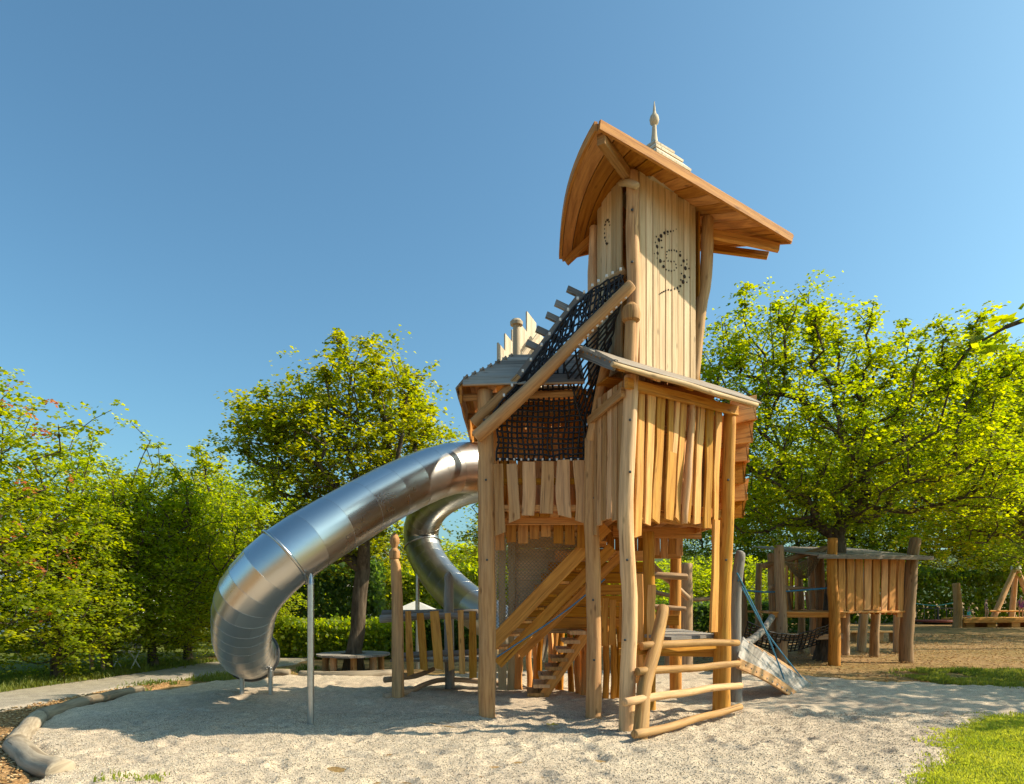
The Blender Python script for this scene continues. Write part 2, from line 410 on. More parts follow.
M['hill'] = groundmat('far_hill', ((.045, .075, .03), (.07, .105, .045), (.09, .13, .06)), (.02, .004, .001), .2, .3)

# ------------------------------------------------------------------ numpy mesh helper and noise
def np_mesh(name, verts, quads, mat, parent=None, origin=(0, 0, 0), tint=None, smooth=False, tri=None):
    me = bpy.data.meshes.new(name)
    verts = np.asarray(verts, dtype=np.float32) - np.array(origin, dtype=np.float32)
    k = quads.shape[1]
    me.vertices.add(len(verts)); me.vertices.foreach_set('co', verts.ravel())
    me.loops.add(quads.size); me.loops.foreach_set('vertex_index', quads.astype(np.int32).ravel())
    me.polygons.add(len(quads)); me.polygons.foreach_set('loop_start', (np.arange(len(quads)) * k).astype(np.int32))
    me.update(calc_edges=True)
    if tint is not None:
        at = me.attributes.new('tint', 'FLOAT', 'FACE'); at.data.foreach_set('value', tint.astype(np.float32))
    if smooth: me.shade_smooth()
    return link_mesh(name, me, mat, parent, origin)

def vnoise(x, y, seed=0):
    """2-D value noise, vectorised"""
    xi = np.floor(x).astype(np.int64); yi = np.floor(y).astype(np.int64); fx = x - xi; fy = y - yi
    def h(a, b):
        n = (a * 374761393 + b * 668265263 + seed * 1442695041) & 0x7fffffff
        n = ((n ^ (n >> 13)) * 1274126177) & 0x7fffffff
        return ((n ^ (n >> 16)) & 0xffff) / 65535.0
    sx = fx * fx * (3 - 2 * fx); sy = fy * fy * (3 - 2 * fy)
    return (h(xi, yi) * (1 - sx) + h(xi + 1, yi) * sx) * (1 - sy) + (h(xi, yi + 1) * (1 - sx) + h(xi + 1, yi + 1) * sx) * sy

def sd_poly(x, y, poly):
    """signed distance to polygon, positive inside"""
    d = np.full(x.shape, 1e9); inside = np.zeros(x.shape, bool)
    n = len(poly)
    for i in range(n):
        ax, ay = poly[i]; bx, by = poly[(i + 1) % n]
        ex, ey = bx - ax, by - ay
        t = np.clip(((x - ax) * ex + (y - ay) * ey) / (ex * ex + ey * ey), 0, 1)
        d = np.minimum(d, np.hypot(x - ax - ex * t, y - ay - ey * t))
        c = ((ay > y) != (by > y)) & (x < (bx - ax) * (y - ay) / ((by - ay) if by != ay else 1e-9) + ax)
        inside ^= c
    return np.where(inside, d, -d)

def relief_sheet(name, xs, ys, poly, zfun, mat, edge=.25, sink=.09, wobble=.18, seed=1):
    X, Y = np.meshgrid(xs, ys)
    d = sd_poly(X, Y, poly) + (vnoise(X * 1.7, Y * 1.7, seed) - .5) * 2 * wobble + (vnoise(X * 6, Y * 6, seed + 3) - .5) * wobble
    s = np.clip(d / edge + .5, 0, 1); s = s * s * (3 - 2 * s)
    Z = zfun(X, Y) * s - sink * (1 - s)
    ny, nx = X.shape
    keep = (d > -.6)
    idx = np.arange(nx * ny).reshape(ny, nx)
    q = np.stack([idx[:-1, :-1], idx[:-1, 1:], idx[1:, 1:], idx[1:, :-1]], -1).reshape(-1, 4)
    kq = (keep[:-1, :-1] | keep[:-1, 1:] | keep[1:, 1:] | keep[1:, :-1]).reshape(-1)
    q = q[kq]
    used = np.unique(q); rem = np.full(nx * ny, -1); rem[used] = np.arange(len(used))
    v = np.stack([X.ravel(), Y.ravel(), Z.ravel()], -1)[used]
    return np_mesh(name, v, rem[q], mat, smooth=True)

# ------------------------------------------------------------------ the setting: ground sheets
def gnoise(X, Y):
    return (vnoise(X * .3, Y * .3, 11) - .5) * .05
def ground_grid():
    xs = np.concatenate([np.linspace(-900, -40, 20), np.linspace(-39, 39, 157), np.linspace(40, 900, 20)])
    ys = np.concatenate([np.linspace(-600, -12, 14), np.linspace(-11, 60, 143), np.linspace(61, 1500, 24)])
    X, Y = np.meshgrid(xs, ys)
    Z = gnoise(X, Y) * (np.hypot(X, Y) < 60) - .02
    idx = np.arange(X.size).reshape(X.shape)
    q = np.stack([idx[:-1, :-1], idx[:-1, 1:], idx[1:, 1:], idx[1:, :-1]], -1).reshape(-1, 4)
    o = np_mesh('ground', np.stack([X.ravel(), Y.ravel(), Z.ravel()], -1), q, M['soil'], smooth=True)
    return tag(o, 'dry brown leaf littered ground under the trees', None, None, 'structure')
ground_grid()

GRAVEL = [(-3.9, 3.0), (-4.2, 6.2), (-5.3, 7.4), (-6.25, 9.0), (-6.4, 10.3), (-6.35, 11.4), (-5.9, 13.3), (-4.6, 14.2), (-2.6, 14.3), (-1, 14.8), (1.5, 15.5), (4.2, 15.3),
          (6.0, 13.9), (7.2, 12.9), (9.5, 12.2), (11.5, 11.2), (11.5, 9.6), (7.0, 9.55), (5.6, 8.3), (4.9, 7.3), (4.2, 6.6), (3.4, 5.6), (2.8, 3.0)]
_rs = np.random.RandomState(3)
FOOT = [(_rs.uniform(-5, 6), _rs.uniform(5.5, 13), _rs.uniform(0, 6.28), _rs.uniform(.6, 1.3)) for _ in range(480)]
def gravel_z(X, Y):
    z = .045 + (vnoise(X * .55, Y * .8, 5) - .5) * .07 + (vnoise(X * 1.9, Y * 2.4, 6) - .5) * .035
    z += (vnoise(X * 4.2, Y * 5.5, 7) - .5) * .03 + (vnoise(X * 11, Y * 13, 8) - .5) * .020 + (vnoise(X * 38, Y * 38, 9) - .5) * .008
    for fx, fy, a, k in FOOT:
        m = (np.abs(X - fx) < .4) & (np.abs(Y - fy) < .4)
        if not m.any(): continue
        dx, dy = X[m] - fx, Y[m] - fy
        u = dx * math.cos(a) + dy * math.sin(a); w = -dx * math.sin(a) + dy * math.cos(a)
        r = (u / .15) ** 2 + (w / .075) ** 2
        z[m] += -.026 * k * np.exp(-r) + .012 * k * np.exp(-(np.sqrt(r) - 1.6) ** 2 * 4)
    return z
def gravel_ground():
    xs = np.arange(-6.9, 12.0, .035)
    ys = np.concatenate([np.arange(3, 5.4, .12), np.arange(5.4, 10.5, .03), np.arange(10.5, 16, .07)])
    o = relief_sheet('gravel_ground', xs, ys, GRAVEL, gravel_z, M['gravel'], edge=.35, sink=.07, wobble=.16)
    tag(o, 'loose pale gravel bed of the playground', None, None, 'structure')
gravel_ground()
PATH = [(-7.4, 4), (-7.35, 9.8), (-7.2, 11), (-7.05, 12.3), (-6.3, 14.8), (-5.4, 17.0), (-5.6, 22), (-5.6, 40), (-7.6, 40), (-7.7, 22), (-7.6, 17.6), (-8.3, 13.6), (-8.75, 11.7), (-9.1, 4)]
o = relief_sheet('path', np.arange(-9.8, -4.4, .08), np.arange(3.5, 40, .1), PATH, lambda X, Y: .035 + (vnoise(X * 3, Y * 3, 2) - .5) * .006, M['asphalt'], edge=.12, sink=.08, wobble=.05, seed=4)
tag(o, 'grey asphalt footpath curving past the leafy trees', None, None, 'structure')
CHIPS = [(-4.0, 3.0), (-4.3, 6.1), (-5.4, 7.4), (-6.3, 9.0), (-6.5, 10.4), (-6.45, 11.8), (-6.4, 13.6), (-7.05, 12.3), (-7.25, 10.6), (-7.4, 9.0), (-7.6, 3)]
o = relief_sheet('mulch', np.arange(-8, -3.4, .05), np.arange(3, 14.5, .05), CHIPS, lambda X, Y: .02 + (vnoise(X * 4, Y * 4, 21) - .5) * .03 + (vnoise(X * 20, Y * 20, 22) - .5) * .02, M['chips'], edge=.2, sink=.07, wobble=.1, seed=9)
tag(o, 'orange brown wood chip mulch beside the log edging', None, None, 'structure')
LAWN = [(3.2, 3.0), (3.55, 5.6), (4.05, 6.25), (4.75, 7.15), (5.35, 7.95), (6.2, 8.9), (7.6, 9.3), (12, 9.2), (12, 3)]
def lawn_z(X, Y): return .03 + (vnoise(X * 2, Y * 2, 31) - .5) * .03
o = relief_sheet('lawn', np.arange(2.6, 12.5, .08), np.arange(2.8, 10, .08), LAWN, lawn_z, M['turf'], edge=.2, sink=.08, wobble=.14, seed=12)
tag(o, 'bright sunlit lawn corner edging the gravel', None, None, 'structure')
LAWN2 = [(8.7, 14.6), (8.5, 13.4), (9.2, 12.5), (12.5, 11.6), (15, 13), (12.5, 14.7), (9.6, 15.3)]
o = relief_sheet('lawn', np.arange(5.2, 15, .1), np.arange(11, 16, .1), LAWN2, lambda X, Y: .015 + (vnoise(X * 2, Y * 2, 33) - .5) * .02, M['patchy'], edge=.5, sink=.08, wobble=.5, seed=15)
tag(o, 'patchy green grass strip between gravel and dry ground', None, None, 'structure')
# lawn beyond the left hand trees
o = relief_sheet('lawn', np.arange(-40, -8.2, .5), np.arange(4, 45, .5), [(-39, 5), (-9.1, 5), (-8.9, 12), (-8.3, 17), (-8.2, 44), (-39, 44)], lambda X, Y: X * 0 + .015, M['turf'], edge=.3, sink=.08, wobble=.1, seed=17)
tag(o, 'camp site lawn behind the row of trees', None, None, 'structure')

def grass_blades(name, poly, n, h, mat, label, seed, bbox, edge=-.1, width=.006, zf=None, clump=0.0):
    rs = np.random.RandomState(seed)
    x = rs.uniform(bbox[0], bbox[1], n * 3); y = rs.uniform(bbox[2], bbox[3], n * 3)
    d = sd_poly(x, y, poly) + (vnoise(x * 3, y * 3, seed) - .5) * .35
    k = d > edge - .4 * rs.uniform(0, 1, n * 3) ** 4
    if clump: k &= vnoise(x * 1.3, y * 1.3, seed + 5) + (vnoise(x * 5, y * 5, seed + 6) - .5) * .4 > clump
    x, y = x[k][:n], y[k][:n]; n = len(x)
    z = (zf(x, y) if zf else np.zeros(n)) - .005
    a = rs.uniform(0, 2 * np.pi, n); hh = h * rs.uniform(.45, 1.25, n) * (.6 + .8 * vnoise(x * 2.5, y * 2.5, seed + 1))
    le = hh * rs.uniform(.1, .75, n); la = rs.uniform(0, 2 * np.pi, n)
    w = width * rs.uniform(.7, 1.5, n)
    dx, dy = np.cos(a) * w, np.sin(a) * w; lx, ly = np.cos(la) * le, np.sin(la) * le
    v = np.zeros((n, 6, 3))
    v[:, 0] = np.stack([x - dx, y - dy, z], -1); v[:, 1] = np.stack([x + dx, y + dy, z], -1)
    v[:, 2] = np.stack([x + dx * .8 + lx * .35, y + dy * .8 + ly * .35, z + hh * .6], -1); v[:, 3] = np.stack([x - dx * .8 + lx * .35, y - dy * .8 + ly * .35, z + hh * .6], -1)
    v[:, 4] = np.stack([x + dx * .15 + lx, y + dy * .15 + ly, z + hh], -1); v[:, 5] = np.stack([x - dx * .15 + lx, y - dy * .15 + ly, z + hh], -1)
    b = (np.arange(n) * 6)[:, None]
    q = np.concatenate([b + np.array([[0, 1, 2, 3]]), b + np.array([[3, 2, 4, 5]])], 0)
    t = np.clip(vnoise(x * 1.5, y * 1.5, seed + 2) * .7 + rs.uniform(0, .5, n), 0, 1)
    o = np_mesh(name, v.reshape(-1, 3), q, mat, tint=np.concatenate([t, t]))
    return tag(o, label, 'grass', None, 'stuff')
grass_blades('grass', LAWN, 120000, .036, M['grass'], 'short sunlit yellow green grass at the edge of the gravel', 41, (2.9, 9, 5.3, 9.6), zf=lawn_z, width=.006)
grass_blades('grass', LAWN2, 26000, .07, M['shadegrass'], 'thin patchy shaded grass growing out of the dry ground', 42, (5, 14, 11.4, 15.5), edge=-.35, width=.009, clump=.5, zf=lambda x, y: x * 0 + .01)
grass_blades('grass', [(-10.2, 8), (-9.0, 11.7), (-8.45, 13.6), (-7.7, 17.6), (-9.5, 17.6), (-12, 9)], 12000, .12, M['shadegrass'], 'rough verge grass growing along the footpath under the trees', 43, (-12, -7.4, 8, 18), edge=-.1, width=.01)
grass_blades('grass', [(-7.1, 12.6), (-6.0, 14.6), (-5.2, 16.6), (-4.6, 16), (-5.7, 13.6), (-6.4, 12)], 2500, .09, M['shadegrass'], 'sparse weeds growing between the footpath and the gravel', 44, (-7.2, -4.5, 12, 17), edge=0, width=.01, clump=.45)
grass_blades('grass', [(-3.48, 5.85), (-3.1, 5.85), (-3.12, 6.05), (-3.45, 6.05)], 110, .06, M['grass'], 'small tuft of weeds sprouting from the gravel', 45, (-3.6, -3.0, 5.8, 6.1), edge=-.05, width=.006, zf=lambda x, y: x * 0 + .05)

# loose bits lying about
def litter(name, n, region, size, mat, label, seed, zf, cat, poly=None, thick=.35):
    rs = np.random.RandomState(seed)
    x = rs.uniform(region[0], region[1], n); y = rs.uniform(region[2], region[3], n)
    if poly is not None:
        k = sd_poly(x, y, poly) > .05; x, y = x[k], y[k]; n = len(x)
    z = zf(x, y)
    a = rs.uniform(0, 6.28, n); L = size * rs.uniform(.5, 1.5, n); W = L * rs.uniform(.35, .9, n); T = L * thick * rs.uniform(.6, 1.2, n)
    ux, uy = np.cos(a), np.sin(a); tz = rs.uniform(-.35, .35, n)
    v = np.zeros((n, 6, 3))
    for i, (p, q, r) in enumerate(((1, .1, .3), (-1, -.1, .25), (.1, 1, .3), (-.1, -1, .3), (0, 0, 1), (0, 0, -.6))):
        v[:, i, 0] = x + ux * p * L * .5 - uy * q * W * .5
        v[:, i, 1] = y + uy * p * L * .5 + ux * q * W * .5
        v[:, i, 2] = z + r * T + tz * p * L * .4
    b = (np.arange(n) * 6)[:, None]
    tr = [[0, 2, 4], [2, 1, 4], [1, 3, 4], [3, 0, 4], [2, 0, 5], [1, 2, 5], [3, 1, 5], [0, 3, 5]]
    q = np.concatenate([b + np.array([t]) for t in tr], 0)
    tint = np.tile(rs.uniform(0, 1, n), 8)
    o = np_mesh(name, v.reshape(-1, 3), q, mat, tint=tint)
    return tag(o, label, cat, None, 'stuff')
def tintmat(name, stops, rough=.85):
    m, nt, out = new_mat(name); L = nt.links.new
    at = N(nt, 'ShaderNodeAttribute', attribute_name='tint'); r = ramp(nt, stops); L(at.outputs['Fac'], r.inputs[0])
    b = N(nt, 'ShaderNodeBsdfPrincipled', inp={'Roughness': rough, 'Specular IOR Level': .2}); L(r.outputs[0], b.inputs['Base Color']); L(b.outputs[0], out.inputs[0]); return m
M['pebble'] = tintmat('gravel_pebble', [(0, (.22, .18, .135)), (.4, (.46, .39, .29)), (.8, (.60, .53, .41)), (1, (.68, .62, .51))])
M['woodchip'] = tintmat('loose_wood_chip', [(0, (.16, .08, .03)), (.5, (.42, .25, .10)), (1, (.62, .44, .24))])
M['deadleaf'] = tintmat('dead_leaf', [(0, (.16, .07, .02)), (.5, (.42, .21, .06)), (1, (.60, .40, .16))])
litter('gravel_pebbles', 70000, (-5.5, 6.5, 5.3, 9.5), .015, M['pebble'], 'small loose gravel stones strewn over the gravel bed', 51, lambda x, y: gravel_z(x, y) + .002, 'gravel', GRAVEL)
litter('wood_chips', 14000, (-7.6, -4.0, 5.5, 13.5), .045, M['woodchip'], 'loose orange brown wood chips beside the log edging', 52, lambda x, y: x * 0 + .035, 'wood chips', CHIPS, .2)
litter('fallen_leaves', 16000, (4.2, 22, 12.5, 32), .065, M['deadleaf'], 'dead brown leaves littering the dry ground', 53, lambda x, y: x * 0 + .015, 'leaves', None, .12)

# ------------------------------------------------------------------ trees
def leaves_np(c, rs, per, size, cl_r, droop=.35, flat=.26, sub=5):
    """leaf quads in sprays round cluster centres c (n,3) -> verts (m,4,3)"""
    n = len(c)
    sc = np.repeat(rs.uniform(.55, 1.25, n), sub)[:, None]
    subc = np.repeat(c, sub, 0) + rs.normal(0, 1, (n * sub, 3)) * np.array([cl_r * .75, cl_r * .75, cl_r * .5]) * sc
    k = max(1, per // sub)
    m = len(subc) * k
    pc = np.repeat(subc, k, 0)
    off = rs.normal(0, 1, (m, 3)) * np.array([cl_r * .5, cl_r * .5, cl_r * .5 * flat]) * np.repeat(sc, k, 0)
    tilt = np.repeat(rs.normal(0, .35, (len(subc), 2)), k, 0)
    off[:, 2] += off[:, 0] * tilt[:, 0] + off[:, 1] * tilt[:, 1] - droop * np.hypot(off[:, 0], off[:, 1]) * .8
    p = pc + off
    a = np.arctan2(off[:, 1], off[:, 0]) + rs.normal(0, .9, m)
    el = rs.normal(-.32, .28, m)
    d = np.stack([np.cos(a) * np.cos(el), np.sin(a) * np.cos(el), np.sin(el)], -1)
    side = np.stack([-np.sin(a), np.cos(a), np.zeros(m)], -1)
    roll = rs.normal(0, .32, m)[:, None]
    nn = np.cross(d, side)
    side = side * np.cos(roll) + nn * np.sin(roll); nn = np.cross(d, side)
    s = (size * rs.uniform(.6, 1.35, m))[:, None]
    fold = s * rs.uniform(-.02, .22, m)[:, None]
    v = np.stack([p - d * s * .5, p + side * s * .46 + nn * fold + d * s * .05, p + d * s * .55, p - side * s * .46 + nn * fold + d * s * .05], 1)
    return v, np.repeat(rs.uniform(0, 1, len(subc)), k)

def crown_points(rs, ells, n, minr=.35):
    """n cluster centres inside a union of ellipsoids, denser towards the outside, kept apart"""
    out = []
    w = np.array([e[3] * e[4] * e[5] for e in ells]) ** .67; w = w / w.sum()
    vol = sum(4.19 * e[3] * e[4] * e[5] for e in ells)
    md = minr * (vol / n) ** (1 / 3)
    tries = 0
    arr = np.zeros((n, 3))
    while len(out) < n and tries < n * 60:
        tries += 1
        e = ells[rs.choice(len(ells), p=w)]
        u = rs.normal(0, 1, 3); u /= np.linalg.norm(u)
        r = rs.uniform(.12, 1) ** .5
        q = np.array(e[:3]) + u * np.array(e[3:]) * r
        if out:
            if np.min(np.sum((arr[:len(out)] - q) ** 2, 1)) < md * md: continue
        arr[len(out)] = q; out.append(q)
    return np.array(out)

def skeleton(rs, base, fork, centres, lead=None, step=.45, wander=.12):
    """branch nodes: trunk from base to fork, then every cluster centre joined to the growing tree"""
    base = np.array(base, float); fork = np.array(fork, float)
    nodes = []; par = []
    k = max(3, int(np.linalg.norm(fork - base) / .4))
    for i in range(k + 1):
        t = i / k
        j = rs.normal(0, .025, 3) * (0 < i < k); j[2] = 0
        nodes.append(base * (1 - t) + fork * t + j); par.append(i - 1)
    start = k
    dist = [0.0] * (k + 1)
    order = np.argsort(np.linalg.norm(centres - fork, axis=1))
    tips = []
    for ci in order:
        c = centres[ci]
        A = np.array(nodes[max(1, int(start * .55)):]); off = max(1, int(start * .55))
        dd = np.linalg.norm(A - c, axis=1)
        # prefer nodes lower and inside, so limbs rise outward
        cost = dd + .28 * np.array(dist[off:]) + .5 * np.maximum(0, A[:, 2] - c[2] + .1)
        i = int(np.argmin(cost)) + off
        p = nodes[i]; L = np.linalg.norm(c - p); m = max(1, int(L / step))
        pi = i
        dirp = nodes[i] - nodes[par[i]] if par[i] >= 0 else np.array([0, 0, 1.0])
        dirp = dirp / (np.linalg.norm(dirp) + 1e-6)
        for s in range(1, m + 1):
            t = s / m
            q = p * (1 - t) + c * t + dirp * L * .22 * math.sin(math.pi * t) * (1 - t) * 1.5
            if s < m: q = q + rs.normal(0, wander * .5, 3)
            nodes.append(q); par.append(pi); dist.append(dist[pi] + L / m); pi = len(nodes) - 1
        tips.append(pi)
    return np.array(nodes), np.array(par), tips

def wood_mesh(nodes, par, tips, r0, rt, sides=6):
    n = len(nodes); cnt = np.zeros(n)
    for t in tips: cnt[t] += 1
    for i in range(n - 1, 0, -1): cnt[par[i]] += cnt[i]
    cnt = np.maximum(cnt, .6)
    ex = math.log(max(r0 / rt, 1.01)) / math.log(max(cnt[0], 2))
    r = rt * cnt ** ex
    z0 = nodes[0][2]
    vs = []; fs = []; o = 0
    for i in range(1, n):
        a, b = nodes[par[i]], nodes[i]
        d = b - a; L = np.linalg.norm(d)
        if L < 1e-5: continue
        d = d / L
        ra, rb = min(r[par[i]], r[i] * 1.35), r[i]
        flare = lambda z: 1 + .7 * math.exp(-max(0, z - z0) / .18)
        ra *= flare(a[2]); rb *= flare(b[2])
        s = sides if rb < .06 else sides + 6
        if rb < .012: s = 4
        u = np.cross(d, [0.31, .2, .93] if abs(d[2]) < .9 else [1, 0, 0]); u /= np.linalg.norm(u); w = np.cross(d, u)
        ang = np.arange(s) * 2 * np.pi / s
        ring = np.outer(np.cos(ang), u) + np.outer(np.sin(ang), w)
        vs.append(a - d * ra * .2 + ring * ra); vs.append(b + d * rb * .2 + ring * rb)
        for j in range(s):
            j2 = (j + 1) % s; fs.append((o + j, o + j2, o + s + j2, o + s + j))
        o += 2 * s
    return np.concatenate(vs), np.array(fs)

def tree(name, label, base, fork, ells, n, per, size, cl_r, mat, r0, seed, cat='tree', group=None, rt=.010, droop=.35, tb=(0., 1.), minr=.8, extra=None, wander=.12, lobes=4, shoots=0, shoot_l=.9, fan=None):
    rs = np.random.RandomState(seed)
    base = (base[0], base[1], -.03)
    t = thing(name, (base[0], base[1], 0), label, cat, group)
    full = list(ells)
    for e in ells:                       # uneven outline: smaller lobes bulge out of every big one
        for _ in range(lobes):
            u = rs.normal(0, 1, 3); u[2] = abs(u[2]) * .8 - .15; u /= np.linalg.norm(u)
            q = np.array(e[:3]) + u * np.array(e[3:]) * rs.uniform(.75, 1.0)
            k = rs.uniform(.22, .42); full.append((*q, e[3] * k, e[4] * k, e[5] * k))
    c = crown_points(rs, full, n, minr)
    sh = []
    top = c[np.argsort(-(c[:, 2] + .5 * np.hypot(c[:, 0] - base[0], c[:, 1] - base[1])))][:max(1, n // 3)]
    for _ in range(shoots):              # young shoots standing out of the crown
        q = top[rs.randint(len(top))].copy(); d = np.array([(q[0] - base[0]) * .14 + rs.normal(0, .22), rs.normal(0, .25), 1.0]); d /= np.linalg.norm(d)
        L = shoot_l * rs.uniform(.5, 1.3)
        for j in range(4): sh.append(q + d * L * (j + 1) / 4 + rs.normal(0, .05, 3))
    sh = np.array(sh) if sh else np.zeros((0, 3))
    call = np.concatenate([c, sh]) if len(sh) else c
    if extra is not None: call = np.concatenate([call, np.array(extra, float)])
    nodes, par, tips = skeleton(rs, base, fork, call, wander=wander)
    v, f = wood_mesh(nodes, par, tips, r0, rt)
    np_mesh('trunk', v, f, M['bark'], t, (base[0], base[1], 0), smooth=True)
    lv, sub = leaves_np(c, rs, per, size, cl_r, droop)
    if len(sh):
        l2, s2 = leaves_np(sh, rs, max(20, per // 2), size, cl_r * .42, droop, sub=4); lv = np.concatenate([lv, l2]); sub = np.concatenate([sub, s2])
    if extra is not None:
        l2, s2 = leaves_np(np.array(extra, float), rs, fan[0], fan[1], fan[2], droop, sub=fan[3]); lv = np.concatenate([lv, l2]); sub = np.concatenate([sub, s2])
    m = len(lv)
    tint = np.clip(tb[0] + (tb[1] - tb[0]) * (sub * .6 + rs.uniform(0, .4, m)), 0, 1)
    ok = lv[:, :, 2].min(1) > .03
    lv, tint = lv[ok], tint[ok]
    np_mesh('crown', lv.reshape(-1, 3), np.arange(len(lv) * 4).reshape(-1, 4), mat, t, (base[0], base[1], 0), tint=tint)
    return t

# right: the large maple behind the small playhouse
tree('maple_tree', 'large spreading maple with bare forking limbs rising behind the small playhouse', (8.35, 18.2), (8.45, 18.0, 1.7),
     [(8.0, 18, 5.4, 3.3, 3.0, 1.9), (5.7, 17.6, 7.2, 1.3, 1.5, 1.9), (7.4, 18.0, 7.9, 1.5, 1.5, 1.8), (9.2, 18.2, 7.0, 1.5, 1.6, 1.6), (11.2, 18.2, 6.4, 1.7, 2.0, 1.5), (6.0, 17.6, 4.4, 1.5, 1.9, 1.2), (8.7, 18, 8.3, .7, .8, 1.0), (10.7, 18.2, 7.4, 1.4, 1.6, 1.3), (6.2, 17.6, 8.3, .6, .7, .8), (12.4, 18.3, 5.0, 1.4, 1.6, 1.2)],
     680, 130, .088, .36, M['maple'], .21, 101, tb=(0, 1), rt=.011, shoots=60, shoot_l=.8, minr=.9)
tree('maple_tree', 'second yellow green maple at the right edge, beside the larger maple over the playhouse', (17.7, 22.5), (17.5, 22.5, 2.8),
     [(15.8, 22.5, 6.2, 2.4, 2.3, 2.6), (14.2, 22.3, 4.6, 1.6, 1.8, 1.6), (15.6, 22.4, 8.6, 1.5, 1.6, 1.6), (17.4, 22.4, 8.4, 1.8, 1.8, 1.9)], 380, 100, .10, .36, M['hornbeam'], .15, 103, rt=.01, shoots=24, shoot_l=.7)
# left: the maple in the round bench
tree('maple_tree', 'maple growing through the round bench behind the tube slide', (-3.62, 15.6), (-3.40, 15.6, 2.3),
     [(-3.9, 15.8, 4.9, 2.0, 1.8, 1.6), (-3.2, 15.7, 6.4, 1.15, 1.1, 1.05), (-5.3, 15.8, 5.4, 1.2, 1.3, 1.0), (-2.75, 15.6, 5.5, .95, 1.2, .95), (-4.3, 15.6, 3.2, 1.25, 1.4, .8), (-4.4, 15.7, 6.2, .9, .9, .7)],
     470, 115, .085, .31, M['lime'], .17, 102, tb=(0, 1), rt=.010, shoots=34, shoot_l=.55, minr=.9)
# left: row of young trees beside the footpath, leafy to the ground
row = [(-9.75, 12.4, 6.2, 1.6, 'tall maple at the near end of the path row, dotted with reddish seeds', 'maple', .105),
       (-9.1, 13.7, 4.0, 1.25, 'low hornbeam with a crooked leaning trunk beside the path', 'hornbeam', .085),
       (-8.95, 15.1, 4.8, 1.35, 'loose topped hornbeam with sky showing between its upper twigs', 'hornbeam', .085),
       (-8.45, 16.1, 4.9, 1.3, 'bushy hornbeam in the middle of the path row with a pointed top', 'hornbeam', .085),
       (-8.2, 17.3, 4.7, 1.4, 'yellow green hornbeam leafy down to the path edge', 'hornbeam', .085),
       (-7.9, 19.4, 5.1, 1.6, 'far hornbeam at the bend of the path just left of the big slide', 'hornbeam', .09)]
for i, (x, y, h, r, lab, mt, ls) in enumerate(row):
    ells = [(x, y, h * .40, r, r, h * .34), (x + .1, y, h * .68, r * .72, r * .72, h * .22), (x, y, h * .84, r * .38, r * .38, h * .12), (x + .25 * r, y - .3 * r, h * .31, r * .95, r * .9, h * .165)]
    ex = None
    if i == 0: ex = [(x + 1.45, y + .1, 4.75), (x + 1.8, y + .1, 4.82), (x + 2.15, y + .15, 4.7)]
    if i == 2: ex = [(x - .7, y, 5.3), (x - .3, y, 5.6), (x + .55, y, 5.5), (x + .95, y, 5.1), (x + .1, y, 5.8)]
    tr_ = tree('maple_tree' if mt == 'maple' else 'hornbeam_tree', lab, (x, y), (x + rnd.uniform(-.1, .1), y, h * .3), ells, 320, 90, ls * .78, .27, M[mt], .085, 120 + i, group='trees in the row beside the footpath', rt=.007, tb=(0, 1) if i != 1 else (0, .9), extra=ex, fan=(36, .085, .2, 4), shoots=14 if i == 0 else 30, shoot_l=.5 if i == 0 else .75, minr=.9)
    if i == 0:      # bunches of reddish winged seeds
        rs = np.random.RandomState(77)
        a = rs.uniform(-2.6, .4, 70); zz = rs.uniform(1.2, 5.6, 70); rr_ = r * (1.02 - .10 * np.abs(zz - 2.6))
        cc_ = np.stack([x + np.cos(a) * rr_, y + np.sin(a) * rr_, zz], -1)
        lv, sb = leaves_np(cc_, rs, 12, .07, .13, .8, sub=2)
        M['seed'] = leafmat('maple_seed', (.28, .10, .04), (.42, .20, .06), .4)
        np_mesh('seed_bunches', lv.reshape(-1, 3), np.arange(len(lv) * 4).reshape(-1, 4), M['seed'], tr_, (x, y, 0), tint=sb)
# trees further back, left
back = [(-17.5, 27, 8.0, 3.2), (-13.6, 29, 7.6, 3.0), (-10.4, 27, 7.0, 2.6), (-6.6, 31, 5.6, 2.4), (-3.3, 33, 4.6, 2.0)]
labs = ['broad tree behind the camp site at the far left edge', 'round crowned tree behind the white caravans', 'tall back tree whose crown fills the gap left of the round bench maple',
        'small tree in the background under the arch of the big slide', 'low pale green tree far behind the finial post']
for i, (x, y, h, r) in enumerate(back):
    tree('lime_tree', labs[i], (x, y), (x, y, h * .3), [(x, y, h * .58, r, r, h * .36), (x + .4 * r, y, h * .4, r * .8, r, h * .27), (x - .4 * r, y, h * .4, r * .8, r, h * .27)], 190, 100, .13, .5, M['lime'] if i % 2 else M['hornbeam'], .17, 140 + i, group='trees behind the camp site', tb=(.1, 1), shoots=14)
